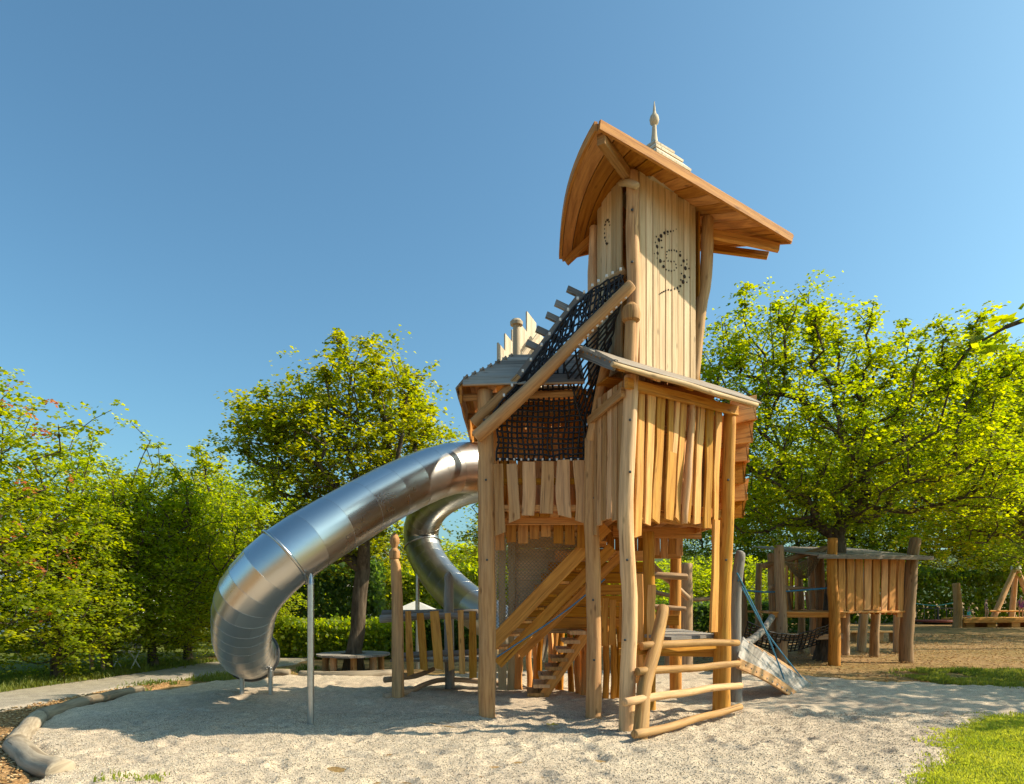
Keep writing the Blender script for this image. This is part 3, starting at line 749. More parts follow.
# behind the tower and between tower and playhouse
tree('lime_tree', 'tree behind the play tower, seen between tower and curling back slide', (.4, 23), (.4, 23, 2.2), [(.5, 23, 3.9, 1.9, 2.0, 1.5), (-.75, 23, 3.9, .8, .9, 1.2)], 120, 100, .10, .36, M['lime'], .13, 150)
mid = [(5.9, 36, 3.9, 2.4), (9.6, 39, 4.4, 2.6), (13.3, 40, 4.4, 2.6), (2.4, 40, 4.4, 2.8), (-1.6, 42, 4.6, 2.4)]
mlab = ['low light green tree behind the ramp posts', 'light green tree behind the net canopy of the small playhouse', 'pale bushy tree seen under the boughs of the large maple',
        'light green tree seen through the open deck of the tower', 'light green tree far behind the left posts of the tower']
for i, (x, y, h, r) in enumerate(mid):
    tree('hazel_tree', mlab[i], (x, y), (x, y, h * .25), [(x, y, h * .52, r, r, h * .4), (x + .5 * r, y, h * .35, r * .8, r, h * .28)], 120, 100, .15, .55, M['hedge'], .12, 160 + i, group='light green trees in the middle distance', tb=(.2, 1))
# the wood on the right
wood_t = [(36.0, 49, 14, 3.4, 'slim forest tree with a straight bare trunk behind the tripod', .14), (25.2, 30, 14.2, 4.6, 'big forest tree at the right edge of the wood, nearest the swings', .2), (22.0, 52, 14, 4.4, 'dark forest tree behind the carousel', .18),
          (27.0, 54, 16, 4.6, 'dense forest tree behind the tall standing post', .2), (31.5, 55, 17, 5.0, 'forest tree rising behind the children on the deck', .16), (38.5, 56, 18, 5.0, 'forest tree rising above the tripod apex', .2), (31, 38, 14.5, 4.6, 'broad forest tree at the right edge behind the nearest one', .2), (44, 58, 19, 5, 'forest tree at the far right end of the wood', .2), (17.5, 56, 10.5, 4.2, 'forest tree at the left end of the wood seen through the maple limbs', .2), (35, 66, 21, 6, 'tallest tree deep inside the wood', .2)]
for i, (x, y, h, r, lab, tr) in enumerate(wood_t):
    tree('forest_tree', lab, (x, y), (x + rnd.uniform(-.3, .3), y, h * .42), [(x, y, h * .63, r, r, h * .33), (x + r * .3, y, h * .38, r * .85, r, h * .22), (x - r * .4, y, h * .45, r * .7, r, h * .22), (x, y, h * .85, r * .55, r * .55, h * .17)],
         260, 110, .18 if y > 33 else .13, .7 if y > 33 else .5, M['forest'], tr, 180 + i, group='trees of the wood on the right', tb=(0, 1), rt=.014, shoots=18, shoot_l=1.2)
# shade trees outside the picture on the right, whose shadows dapple the gravel
for i, (x, y, h, r, lab) in enumerate([(14.6, 10.7, 9.1, 2.8, 'shade tree beside the gravel out on the right'), (16.2, 13.4, 9.6, 2.7, 'broader shade tree behind the first one on the right')]):
    tree('shade_tree', lab, (x, y), (x, y, 2.6), [(x, y, h * .62, r, r * .85, h * .33)], 120, 50, .14, .36, M['maple'], .18, 210 + i, group='shade trees on the right')
tree('shade_tree', 'overhanging tree whose lowest branch tip reaches into the picture at upper right', (8.0, 2.6), (7.9, 2.6, 2.6), [(7.9, 2.5, 5.2, 1.5, 1.4, 1.5)], 60, 60, .13, .3, M['hornbeam'], .14, 214, extra=[(5.4, 4.3, 4.3), (3.95, 4.95, 3.72), (3.62, 5.0, 3.60), (3.48, 5.05, 3.52)], fan=(14, .105, .13, 2), lobes=0)

def hedge(name, label, box, n, size, mat, seed, group=None, tb=(0, 1)):
    """clipped hedge: leaves crowd the surface of a bumpy box"""
    x0, x1, y0, y1, h = box
    rs = np.random.RandomState(seed)
    u = rs.uniform(0, 1, (n, 3))
    k = rs.randint(0, 4, n)
    p = np.stack([x0 + (x1 - x0) * u[:, 0], y0 + (y1 - y0) * u[:, 1], h * u[:, 2]], -1)
    p[k == 0, 1] = y0; p[k == 1, 2] = h; p[k == 2, 0] = np.where(u[k == 2, 0] < .5, x0, x1)
    p += rs.normal(0, .09, p.shape)
    p[:, 2] *= 1 + .18 * (vnoise(p[:, 0] * .9, p[:, 1] * .9, seed) - .5)
    p[:, 1] += .3 * (vnoise(p[:, 0] * 1.3, p[:, 2] * 1.7, seed + 1) - .5)
    p = p[p[:, 2] > .03]; n = len(p)
    d = rs.normal(0, 1, (n, 3)); d /= np.linalg.norm(d, axis=1)[:, None]
    s = np.cross(d, rs.normal(0, 1, (n, 3))); s /= np.linalg.norm(s, axis=1)[:, None]
    z = (size * rs.uniform(.6, 1.3, n))[:, None]
    v = np.stack([p - d * z * .5, p + s * z * .4, p + d * z * .5, p - s * z * .4], 1)
    v[:, :, 2] = np.maximum(v[:, :, 2], .01)
    o = np_mesh(name, v.reshape(-1, 3), np.arange(n * 4).reshape(-1, 4), mat, None, ((x0 + x1) / 2, (y0 + y1) / 2, 0), tint=np.clip(tb[0] + (tb[1] - tb[0]) * rs.uniform(0, 1, n), 0, 1))
    return tag(o, label, 'hedge', group)
hedge('hedge', 'low clipped yellow green hedge behind the round bench', (-6.3, -2.9, 18.6, 19.5, .95), 14000, .11, M['hedge'], 301)
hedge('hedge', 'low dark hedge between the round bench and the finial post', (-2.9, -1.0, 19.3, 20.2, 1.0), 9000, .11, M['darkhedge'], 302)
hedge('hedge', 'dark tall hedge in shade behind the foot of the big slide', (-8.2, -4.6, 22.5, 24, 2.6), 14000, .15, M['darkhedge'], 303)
hedge('hedge', 'high light green hornbeam hedge far behind the curling slide', (-6.5, 4.0, 29, 31, 2.7), 26000, .20, M['hedge'], 304)
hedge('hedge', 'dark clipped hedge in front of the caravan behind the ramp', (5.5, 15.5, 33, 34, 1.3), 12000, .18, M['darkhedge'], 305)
hedge('hedge', 'long undergrowth hedge along the foot of the wood', (14, 44, 47, 49, 3.4), 26000, .30, M['forest'], 306, tb=(0, .7))
hedge('hedge', 'tall hedge closing the camp site at the left', (-38, -9, 36, 38, 4.2), 26000, .34, M['forest'], 307)

# ------------------------------------------------------------------ the play tower
tower = thing('play_tower', (1.2, 9.8, 0), 'tall crooked wooden play tower with a spired roof, log posts, nets and ladder', 'play tower')
NF = V((0, -1, 0))
A = V((-.336, 9.18, 0)); Bp = V((1.08, 9.1, 0)); C = V((1.364, 8.1, 0)); D = V((2.945, 9.42, 0)); E = V((1.93, 9.6, 0))
K1 = V((2.75, 11.5, 0)); K2 = V((-.42, 12.4, 0)); K3 = V((1.25, 12.2, 0))
CDdir = (D - C).normalized(); CDn = V((CDdir.y, -CDdir.x, 0))        # outward normal of the ladder bay
BCdir = (C - Bp).normalized(); BCn = V((-1, -.27, 0)).normalized()

def log(name, pts, r, mat='post', parent=tower, n=14, wob=.05, bend=.02, knots=2, **kw):
    return MB().tube(pts, r, n=n, wob=wob, bend=bend, knots=knots, **kw).build(name, M[mat], parent, angle=50)

# posts
log('post', [A + V((0, 0, -.1)), A + V((.0, 0, 1.5)), A + V((-.01, 0, 3)), A + V((-.03, 0, 4.42))], [.112, .118, .108, .105], 'plank', knots=4)
log('post', [Bp + V((0, 0, -.1)), Bp + V((.015, 0, 1.2)), Bp + V((-.02, 0, 2.6)), P(591, 438, 9.08)], [.105, .10, .095, .085], 'plank', knots=4)
log('post', [P(591, 442, 9.07), P(599, 400, 8.98), P(607, 360, 8.88)], [.078, .07, .065], 'plank')
log('post', [C + V((0, 0, -.1)), C + V((.02, 0, 1.3)), C + V((.0, 0, 2.6)), P(631, 376, 8.1)], [.098, .092, .088, .085], 'post', knots=4, bend=.035)
dpost = MB().tube([D + V((-.06, 0, -.1)), D + V((-.05, 0, 1.2)), D + V((.02, 0, 2.5)), P(730, 410, 9.4)], [.12, .115, .09, .082], n=14, wob=.06, bend=.02, knots=3).build('post', M['honey'], tower, angle=50)
log('post', [E + V((0, 0, -.1)), E + V((.01, 0, 1.2)), P(648, 532, 9.6)], [.09, .085, .08], 'honey')
log('post', [K1 + V((0, 0, -.1)), K1 + V((0, 0, 4.1))], [.10, .085], 'inner')
log('post', [K2 + V((0, 0, -.1)), K2 + V((0, 0, 4.3))], [.11, .09], 'post')
log('post', [K3 + V((0, 0, -.1)), K3 + V((0, 0, 4.3))], [.10, .085], 'inner')
gp = MB().tube([P(736, 706, 10.4) + V((0, 0, -.1)), P(735, 640, 10.4), P(736, 590, 10.4), P(740, 556, 10.4), P(741, 551, 10.4)], [.10, .09, .09, .08, .04], n=14, wob=.05, knots=2).build('post', M['grey'], tower, angle=60)
gp['label'] = 'silver grey round topped post behind the ladder bay'
log('post', [P(517, 693, 11.9) + V((0, 0, -.1)), P(517, 640, 11.9)], [.10, .10], 'inner')

# decks
def deck(name, poly, z, mat, boards=.14, d=V((1, 0, 0)), t=.045):
    """boards clipped to a convex polygon"""
    mb = MB(); d = d.normalized(); nrm = V((-d.y, d.x, 0))
    pr = [(p.dot(d), p.dot(nrm)) for p in poly]
    lo, hi = min(p[1] for p in pr), max(p[1] for p in pr)
    y = lo + boards / 2
    while y < hi:
        xs = []
        for i in range(len(pr)):
            (x0, y0), (x1, y1) = pr[i], pr[(i + 1) % len(pr)]
            if (y0 - y) * (y1 - y) < 0: xs.append(x0 + (x1 - x0) * (y - y0) / (y1 - y0))
        if len(xs) >= 2:
            a = d * min(xs) + nrm * y; b = d * max(xs) + nrm * y
            mb.plank(V((a.x, a.y, z)), V((b.x, b.y, z)), boards - .008, t, V((0, 0, 1)), cham=.004)
        y += boards
    return mb.build(name, M[mat], tower)
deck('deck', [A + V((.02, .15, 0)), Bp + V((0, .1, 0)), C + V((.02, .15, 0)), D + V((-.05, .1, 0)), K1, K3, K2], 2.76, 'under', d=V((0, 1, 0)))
deck('deck', [V((1.86, 9.62, 0)), C.lerp(D, .42) + V((0, .12, 0)), D + V((-.1, .1, 0)), K1 + V((0, -.1, 0)), V((1.75, 11.3, 0))], 1.10, 'grey', d=CDdir)

# beams under the decks
mb = MB()
for p, q, z, w in ((C, D, 1.0, .13), (E, K1, .98, .12), (E + V((-.4, .1, 0)), D, .86, .1)):
    mb.plank(V((p.x, p.y + .06, z)), V((q.x, q.y + .06, z)), w, .07, V((CDn.x, CDn.y, 0)))
mb.build('deck_beam', M['honey'], tower)
for a, b, wd_, n_ in ((V((A.x, A.y + .3, 2.70)), V((Bp.x, Bp.y + .35, 2.70)), .12, NF), (V((C.x + .1, C.y + .25, 2.66)), V((D.x - .1, D.y + .22, 2.66)), .13, CDn),
                      (V((1.5, 10.2, 2.62)), V((2.9, 10.5, 2.62)), .16, NF), (V((1.55, 11.35, 2.35)), V((2.8, 11.35, 2.35)), .12, NF)):
    MB().plank(a, b, wd_, .06, n_).build('deck_beam', M['under'], tower)
MB().tube([V((1.5, 11.2, 2.05)), V((2.9, 11.3, 1.98))], [.06, .055], n=9, wob=.08).build('rail', M['brownpost'], tower)
MB().tube([V((1.55, 11.4, 1.55)), V((2.9, 11.4, 1.45))], [.045, .04], n=9, wob=.08).build('rail', M['brownpost'], tower)
mb = MB()
mb.plank(V((1.62, 11.25, 1.27)), V((2.72, 11.15, 1.27)), .17, .05, NF); mb.build('kick_board', M['brown'], tower)
# slanting brace behind the lower deck
log('brace', [V((2.35, 11.5, 2.2)), V((3.0, 11.6, 1.62))], [.055, .05], 'brownpost', n=9)

def arch(s, edge, mid):   # bottom height of a board at 0..1 across a bay
    return edge + (mid - edge) * max(0, math.sin(math.pi * s)) ** .75

# ladder bay front: uneven boards with an arched lower edge
mb = MB()
sl = [(.08, .115), (.165, .12), (.265, .15), (.365, .10), (.47, .11), (.575, .10), (.665, .13), (.76, .14), (.855, .11)]
for i, (s, w) in enumerate(sl):
    top = C.lerp(D, s + .032 + .012 * rnd.uniform(-1, 1)) + CDn * (.035 + .01 * (i % 2)); bot = C.lerp(D, s - .020 + .015 * rnd.uniform(-1, 1)) + CDn * (.035 + .01 * (i % 2))
    zb = arch(s, 2.36, 2.62) if 0 < i < 8 else 2.36
    if i == 3:    # the forked board
        f = bot.lerp(top, .58); zf = zb + (4.06 - zb) * .55
        mb.plank(V((bot.x, bot.y, zb)), V((f.x, f.y, zf + .05)), .155, .035, CDn, wave=.02, w1=.19)
        o = CDdir * .055
        mb.plank(V((f.x - o.x * .8, f.y - o.y * .8, zf)), V((top.x - o.x, top.y - o.y, 4.15)), .09, .033, CDn, wave=.015)
        mb.plank(V((f.x + o.x * .8, f.y + o.y * .8, zf)), V((top.x + o.x * 1.6, top.y + o.y * 1.6, 4.15)), .095, .034, CDn, wave=.015)
        continue
    mb.plank(V((bot.x, bot.y, zb)), V((top.x, top.y, 4.16)), w, .034, CDn, wave=.025, w1=w * rnd.uniform(1.0, 1.3), skew0=rnd.uniform(-.06, .06))
mb.build('plank_wall', M['honey'], tower)
b0 = C.lerp(D, .50) + CDn * .075; t0 = C.lerp(D, .575) + CDn * .07
log('branch_stave', [V((b0.x, b0.y, 2.58)), V((b0.x + .03, b0.y, 3.1)), V((t0.x - .02, t0.y, 3.6)), V((t0.x, t0.y, 4.15))], [.04, .052, .048, .04], 'plank', n=10, knots=4, bend=.03)
# backing beam behind the boards and the frame of the opening below them
mb = MB()
c0, d0 = C + CDn * -.05, D + CDn * -.05
for z_, w_ in ((2.78, .12), (3.75, .10)): MB().plank(V((c0.x, c0.y, z_)), V((d0.x, d0.y, z_)), w_, .05, CDn).build('rail', M['inner'], tower)
q0, q1 = C.lerp(D, .12) + CDn * .02, C.lerp(D, .15) + CDn * .02
MB().plank(P(636, 683, 8.6), P(637, 574, 8.6), .19, .04, V((-.3, -1, 0)), wave=.012, w1=.15).build('jamb_board', M['inner'], tower)
MB().plank(P(713.5, 632, 9.15), P(716.5, 520, 9.15), .155, .04, CDn, wave=.015, w1=.13).build('jamb_board', M['honey'], tower)
MB().plank(P(650, 676, 9.35), P(652, 585, 9.45), .11, .04, V((-.2, -1, 0)), wave=.02).build('jamb_board', M['honey'], tower)
mb = MB()
for i in range(11):
    p = C.lerp(D, .20 + .076 * i) - CDn * .42
    mb.plank(V((p.x, p.y, 2.78)), V((p.x, p.y, 4.3)), .155, .03, CDn)
mb.build('lining_boards', M['brown'], tower)
# hanging valance of short boards at the back of the bay
mb = MB()
for i in range(10):
    x = 1.62 + i * .125
    mb.plank(V((x, 11.2, 2.70 - .12 - rnd.uniform(.22, .34))), V((x, 11.2, 2.72)), .115, .03, NF, wave=.012)
mb.build('valance', M['under'], tower)
# fascia and the pole along the eave of the lower roof
f0, f1 = P(626, 383, 7.98), P(737, 411, 9.38)
MB().plank(f0, f1, .125, .05, CDn, wave=.01).build('fascia_board', M['honey'], tower)
e0, e1 = P(612, 364, 7.55), P(757, 405, 9.08)
log('eave_pole', [e0, e1], [.030, .033], 'pale', n=12, wob=.04, bend=.015)
# lower shed roof running up to the tower
edir = (e1 - e0).normalized(); up0 = P(577, 351, 8.8) - e0
mb = MB()
rn = up0.cross(edir).normalized()
if rn.z < 0: rn = -rn
rows = 6
for k in range(rows):
    f = k / (rows - 1)
    f = .10 + f * .9; base0 = e0 + up0 * f - edir * .02; base1 = e1 + up0 * f * .95 + edir * (.03 - .12 * f)
    mb.plank(base0 + rn * (.045 + .012 * (k % 2)) , base1 + rn * (.045 + .012 * (k % 2)), .27, .03, rn + up0.normalized() * -.10, wave=.015, seg=10)
mb.build('lower_roof', M['shingle'], tower)
for k in range(5):
    a = e0.lerp(e1, .06 + .22 * k); MB().plank(a - rn * .02, a + up0 * .95 - rn * .02, .09, .06, rn).build('rafter', M['under'], tower)
mb = MB(); mb.plank(e0 + edir * .05 - rn * .005, e0 + up0 + edir * .05 - rn * .005, .12, .035, edir, wave=.01); mb.build('verge_board', M['grey'], tower)
# roof underside boards
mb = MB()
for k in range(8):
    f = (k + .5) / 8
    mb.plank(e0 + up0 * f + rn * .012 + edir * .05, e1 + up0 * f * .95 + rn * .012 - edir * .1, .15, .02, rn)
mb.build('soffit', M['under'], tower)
# shingled apron hanging round the right hand corner
mb = MB()
ap = [(733, 410, 756, 405, 9.55), (733, 430, 752.5, 427, 9.68), (733, 450, 748.5, 448, 9.8), (732, 469, 745, 468, 9.92), (732, 487, 747, 486, 10.04), (731, 503, 744.5, 503, 10.16)]
for x0_, y0_, x1_, y1_, Y in ap:
    p, q = P(x0_, y0_ + 3, Y), P(x1_, y1_ + 3, Y - .02)
    mb.plank(p, q, .34, .03, V((.1, -.93, .22)), wave=.05, seg=9, skew1=-.10)
    mb.plank(q + V((-.03, .03, 0)), q + V((-.2, 1.5, -.02)), .30, .03, V((.9, .1, .3)), wave=.03, seg=8)
mb.build('roof_apron', M['apron'], tower)

# left wall of the ladder bay (seen at a slant)
mb = MB()
for i in range(6):
    s = .10 + i * .155
    p = Bp.lerp(C, s) + BCn * .02
    zb = arch(min(1, s), 2.38, 2.62) if i not in (0, 5) else 2.45
    mb.plank(V((p.x, p.y, zb)), V((p.x + .01, p.y, 4.22)), .135, .034, BCn, wave=.02, w1=.125)
mb.build('plank_wall', M['plank'], tower)
mb = MB(); bb, cc = Bp + BCn * .06, C + BCn * .04
mb.plank(V((bb.x, bb.y, 3.98)), V((cc.x - .02, cc.y - .05, 4.05)), .12, .05, BCn, wave=.008); mb.build('rail', M['plank'], tower)

# left bay: six wide wavy boards with an arched lower edge
mb = MB()
lb = [(500, 490 + 8, 464, 534, .135), (513.5, 511.5, 464, 521, .145), (527, 529, 462, 515.5, .18), (545.5, 548, 461.5, 513.5, .175), (564, 562.5, 460, 516.5, .175), (579.5, 578.5, 460.5, 522, .14)]
for i, (pb, pt, ty, by, w) in enumerate(lb):
    mb.plank(P(pb + .6, by, 9.16), P(pt, ty, 9.16), w * .98, .035, NF, wave=.036, w1=w * .98, skew0=.05 * (1 if i < 2 else -1 if i > 3 else 0), tint=(.15, .45, .75, .5, .8, .6)[i])
mb.build('plank_wall', M['plank'], tower)
for z_ in (3.2, 2.84): MB().plank(V((A.x + .05, 9.22, z_)), V((Bp.x, 9.22, z_)), .085, .05, NF).build('rail', M['inner'], tower)
# short boards hanging under the deck behind the arch
mb = MB()
for i in range(8):
    x = A.x + .16 + i * .165
    mb.plank(V((x, 9.62, 2.46 + .04 * math.sin(i * 2.1) - .16 * (abs(i - 3.5) / 3.5) ** 2)), V((x, 9.62, 2.74)), .135, .03, NF, wave=.015)
mb.build('valance', M['under'], tower)

# walls at the back of the upper room
mb = MB()
for i in range(13):
    x = K2.x + .12 + i * .133
    mb.plank(V((x, 12.2, 2.62)), V((x + rnd.uniform(-.02, .02), 12.2, 3.62)), .108, .03, NF, wave=.012)
mb.plank(V((K2.x, 12.25, 4.25)), V((K3.x, 12.25, 4.25)), .2, .04, NF)
for k in range(6): mb.plank(V((.1, 11.9 - .02 * k, 3.72 + .16 * k)), V((1.75, 11.9 - .02 * k, 3.72 + .16 * k)), .158, .03, NF)
for k in range(8): mb.plank(V((.92 + .105 * k, 11.86, 2.6)), V((.92 + .105 * k, 11.86, 3.7)), .10, .03, NF)
mb.build('plank_wall', M['brown'], tower)
mb = MB()
for k in range(8): mb.plank(V((.98 + .1 * k, 10.3, 2.8)), V((.98 + .1 * k, 10.3, 4.78)), .094, .03, NF)
mb.build('plank_wall', M['brown'], tower)
mb = MB()
for i in range(11):
    x = 1.42 + i * .125
    mb.plank(V((x, 11.45, 2.62)), V((x, 11.45, 4.3)), .118, .03, NF, wave=.008)
mb.build('plank_wall', M['inner'], tower); mb = MB()
for i in range(9):
    y = 9.7 + i * .2
    mb.plank(V((2.86 - i * .012, y, 2.62)), V((2.86 - i * .012, y, 4.2)), .185, .03, V((1, 0, 0)), wave=.01)
mb.build('plank_wall', M['inner'], tower)
mb = MB()
for i in range(9):
    y = 9.45 + i * .15
    mb.plank(V((A.x + .0, y, 2.5)), V((A.x - .02, y, 3.45)), .12, .03, V((-1, 0, 0)), wave=.015)
mb.build('plank_wall', M['plank'], tower)

mb = MB()
for k in range(9): mb.plank(V((1.15 + .02 * k, 8.75 + .34 * k, 4.40 + .02 * k)), V((2.75, 9.3 + .3 * k, 4.38 + .02 * k)), .33, .025, V((0, 0, 1)))
mb.build('ceiling_boards', M['under'], tower)
mb = MB()
for k in range(11):
    x = -.26 + .135 * k
    mb.plank(V((x, 10.75, 2.8)), V((x + rnd.uniform(-.015, .015), 10.75, 4.75)), .112, .03, NF, wave=.012)
mb.plank(V((-.34, 10.72, 4.55)), V((1.2, 10.72, 4.55)), .34, .03, NF)
mb.build('partition', M['brown'], tower)
# left lower roof: hip with shingle courses
LX0, LX1, LY0, LY1, LZ = -.71, .95, 9.0, 12.9, 4.42
ridge0, ridge1 = V((.62, 10.25, 5.22)), V((.75, 11.7, 5.22))
mb = MB(); mbu = MB()
rows = 7
for k in range(rows):
    f = k / rows; f2 = (k + 1.15) / rows
    for side in range(3):
        if side == 0:   # front facet
            a0, a1 = V((LX0, LY0, LZ)), V((LX1, LY0 + .02, LZ + .05)); r0, r1 = ridge0 + V((-.62, 0, 0)), ridge0 + V((.4, 0, 0))
        elif side == 1: # left facet
            a0, a1 = V((LX0, LY1, LZ)), V((LX0, LY0, LZ)); r0, r1 = ridge1 + V((-.62, 0, 0)), ridge0 + V((-.62, 0, 0))
        else:           # back facet
            a0, a1 = V((1.2, LY1, LZ)), V((LX0, LY1, LZ)); r0, r1 = ridge1 + V((.45, 0, 0)), ridge1 + V((-.62, 0, 0))
        p, q = a0.lerp(r0, f), a1.lerp(r1, f); p2, q2 = a0.lerp(r0, min(1, f2)), a1.lerp(r1, min(1, f2))
        nrm = (q - p).cross(p2 - p).normalized()
        mid0, mid1 = (p + p2) / 2, (q + q2) / 2
        w = (p2 - p).dot(nrm.cross((q - p).normalized()).normalized())
        upd = nrm.cross((q - p).normalized())
        mb.plank(mid0 + nrm * .03, mid1 + nrm * .03, abs(w) + .05, .026, nrm - upd * .12, wave=.012, seg=8)
        mbu.plank(mid0 - nrm * .005, mid1 - nrm * .005, abs(w) * .97, .02, nrm)
mb.build('lower_roof', M['shingle'], tower); mbu.build('soffit', M['under'], tower)
mb = MB(); mb.plank(V((LX0 + .03, LY0 + .05, LZ - .10)), V((LX0 + .05, 12.1, LZ - .10)), .24, .03, V((-1, 0, 0)), wave=.02); mb.build('fascia_board', M['under'], tower)
for y in (9.25, 10.2, 11.2, 12.2): MB().tube([V((-.72, y, 4.34)), V((.9, y, 4.40))], [.05, .05], n=9, wob=.05).build('rafter', M['plank'], tower)
# jagged crest of pale pointed boards above that roof
mb = MB()
crest = [(502.5, 362, 344, 11.0), (509.5, 357, 335, 11.12), (516.5, 352, 331, 11.24), (523.5, 342, 324, 11.36), (531, 334, 313, 11.48), (538.5, 334, 328, 11.6)]
cn = V((.62, -.785, 0)); cdir = V((.785, .62, 0))
for i, (px, yb, yt, Y) in enumerate(crest):
    b, t = P(px, yb + 14, Y), P(px, yt, Y); b.z = min(b.z, 5.12 + .02 * i)
    w = .20
    pts = [b - cdir * w / 2, b + cdir * w / 2, V((t.x, t.y, t.z - .15)) + cdir * w / 2, V((t.x, t.y, t.z)) - cdir * w / 2]
    f = len(mb.v)
    for o in (.018, -.018): mb.v.extend([q + cn * o for q in pts])
    mb._face((f, f + 1, f + 2, f + 3), [(0, 0), (w, 0), (w, .3), (0, .6)], .8); mb._face((f + 7, f + 6, f + 5, f + 4), [(0, 0), (w, 0), (w, .3), (0, .6)], .8)
    for j in range(4): mb._face((f + (j + 1) % 4, f + j, f + 4 + j, f + 4 + (j + 1) % 4), [(0, 0), (.03, 0), (.03, .3), (0, .3)], .3)
mb.plank(P(517, 362, 11.1) + cn * .05, P(540, 330, 11.5) + cn * .05, .06, .03, cn)
mb.plank(P(524, 366, 11.2) + cn * .05, P(546, 338, 11.55) + cn * .05, .06, .03, cn)
cr = mb.build('crest_boards', M['crest'], tower, smooth=False); cr['label'] = 'pale jagged pointed boards crowning the left roof'
mb = MB(); b = P(516.5, 372, 10.9)
zt = P(516.5, 319, 10.9).z - b.z
mb.lathe(b, [(.06, -.05), (.062, zt * .5), (.058, zt - .10), (.10, zt - .10), (.105, zt - .05), (.07, zt - .01), (.02, zt)], n=14); mb.build('finial', M['crest'], tower, angle=35)

# climbing net slung between two slanting logs
L1a, L1b = P(476, 438, 9.0), P(632, 284, 8.45)
L2a, L2b = P(474, 424, 9.12), P(625, 270, 9.0)
log('net_log', [L1a, L1a.lerp(L1b, .35) + V((0, 0, -.03)), L1a.lerp(L1b, .7) + V((0, 0, -.02)), L1b], [.088, .085, .075, .07], 'plank', knots=4)
log('net_log', [L2a, P(500, 398, 9.1), P(520, 377, 9.06)], [.075, .07, .065], 'plank', knots=3)
log('net_log', [P(606, 287, 9.0), P(626, 271, 8.9)], [.075, .08], 'plank', knots=2)
def L1(t): return L1a.lerp(L1b, t)
UC, _ = catmull([P(480, 426, 9.0), P(512, 388, 8.98), P(544, 344, 8.97), P(575, 304, 8.95), P(600, 283, 8.85), P(624, 271, 8.7)], 60)
def L2(t): return UC[int(round(min(1, max(0, t)) * 60))]
def netpatch(mb, fun, nu, nv, r, jit=.006, n=4):
    g = [[fun(i / nu, j / nv) + V((rnd.gauss(0, jit), rnd.gauss(0, jit), rnd.gauss(0, jit))) for j in range(nv + 1)] for i in range(nu + 1)]
    for i in range(nu + 1): mb.tube(g[i], r, n=n, seg=nv * 2, caps=False)
    for j in range(nv + 1): mb.tube([g[i][j] for i in range(nu + 1)], r, n=n, seg=nu * 2, caps=False)
    return g
mb = MB()
netpatch(mb, lambda u, v: L1(.08 + .9 * v).lerp(L2(.08 + .9 * v), u) + V((0, .10 * math.sin(math.pi * u), -.02)), 6, 30, .0125, jit=.008)
netpatch(mb, lambda u, v: L1(.08 + .9 * v).lerp(L2(.10 + .88 * v), u) + V((.02, .30 * math.sin(math.pi * u) + .06, -.04)), 6, 22, .011, jit=.02)
mb.build('climbing_net', M['black'], tower, angle=None)
# side net: upright ropes hang from the slanting log, level ropes cross them
def logz(px):   # row of the slanting log's lower edge in the plane of the net
    return 438 + (284 - 438) * (px - 476) / (632 - 476) + 7
mb = MB(); YN = 9.26
cols = [497.5 + 5.1 * k for k in range(19)]
for px in cols:
    top = max(logz(px), 352 + (px - 560) * 2.2 if px > 560 else 0)
    if px > 560: top = max(top, 330 + (px - 560) * 3.4)
    n_ = max(2, int((461 - top) / 9)); pts = [P(px + rnd.gauss(0, .6) + .8 * math.sin(i * .9 + px * .05), 461 + (top - 461) * i / n_, YN + .03 * math.sin(i * 1.3 + px)) for i in range(n_ + 1)]
    mb.tube(pts, .0140, n=4, seg=n_ * 2, caps=False)
for k in range(17):
    py = 458.5 - 5.4 * k
    x0 = max(497, 476 + (438 + 7 - py) / (154 / 156.)); x1 = 590 if py > 432 else 590 - (432 - py) * .30
    if x1 - x0 < 8: continue
    n_ = max(2, int((x1 - x0) / 9)); pts = [P(x0 + (x1 - x0) * i / n_, py + rnd.gauss(0, .6) + 1.6 * math.sin(math.pi * i / n_), YN + .03 * math.sin(i * 1.1 + k)) for i in range(n_ + 1)]
    mb.tube(pts, .0140, n=4, seg=n_ * 2, caps=False)
mb.build('net_curtain', M['black'], tower, angle=None)
mb = MB()
netpatch(mb, lambda u, v: P(577 + 13 * v, 440 - 70 * v, 9.2).lerp(P(566 + 56 * v, 352 - 56 * v, 9.0 - .35 * v), u) if False else P(586 + 18 * v, 436 - 72 * v, 9.25).lerp(P(563 + 0 * v, 360, 9.0).lerp(P(622, 300, 8.65), v), u), 12, 5, .0135, jit=.008)
mb.build('net_curtain', M['black'], tower, angle=None)
for k in range(30):
    p = L1(.12 + .84 * k / 29) + V((0, -.01, -.085)); MB().box(p, .03, .03, .045).build('net_clip', M['clip'], tower, smooth=False)
    if k % 2:
        q = L2(.12 + .84 * k / 29) + V((0, -.05, .02)); MB().box(q, .028, .028, .04).build('net_clip', M['clip'], tower, smooth=False)
for k in range(13): MB().box(P(500 + 7.1 * k, 459.5, 9.22), .024, .024, .034).build('net_clip', M['clip'], tower, smooth=False)
# grey board along the top of the net and the little plank steps on it
MB().plank(P(512, 385, 9.05), P(579, 297, 9.03), .09, .04, V((-.3, -1, .3)), wave=.01).build('net_board', M['grey'], tower)
for k, (px, py, Y) in enumerate([(536, 345, 9.1), (546, 331, 9.1), (556, 317, 9.1), (565, 305, 9.08), (577, 291, 9.05)]):
    p = P(px, py, Y); MB().plank(p + V((-.13, 0, .03)), p + V((.15, .05, -.08)), .12, .035, V((-.1, -.8, .5))).build('roof_tread', M['grey'], tower)

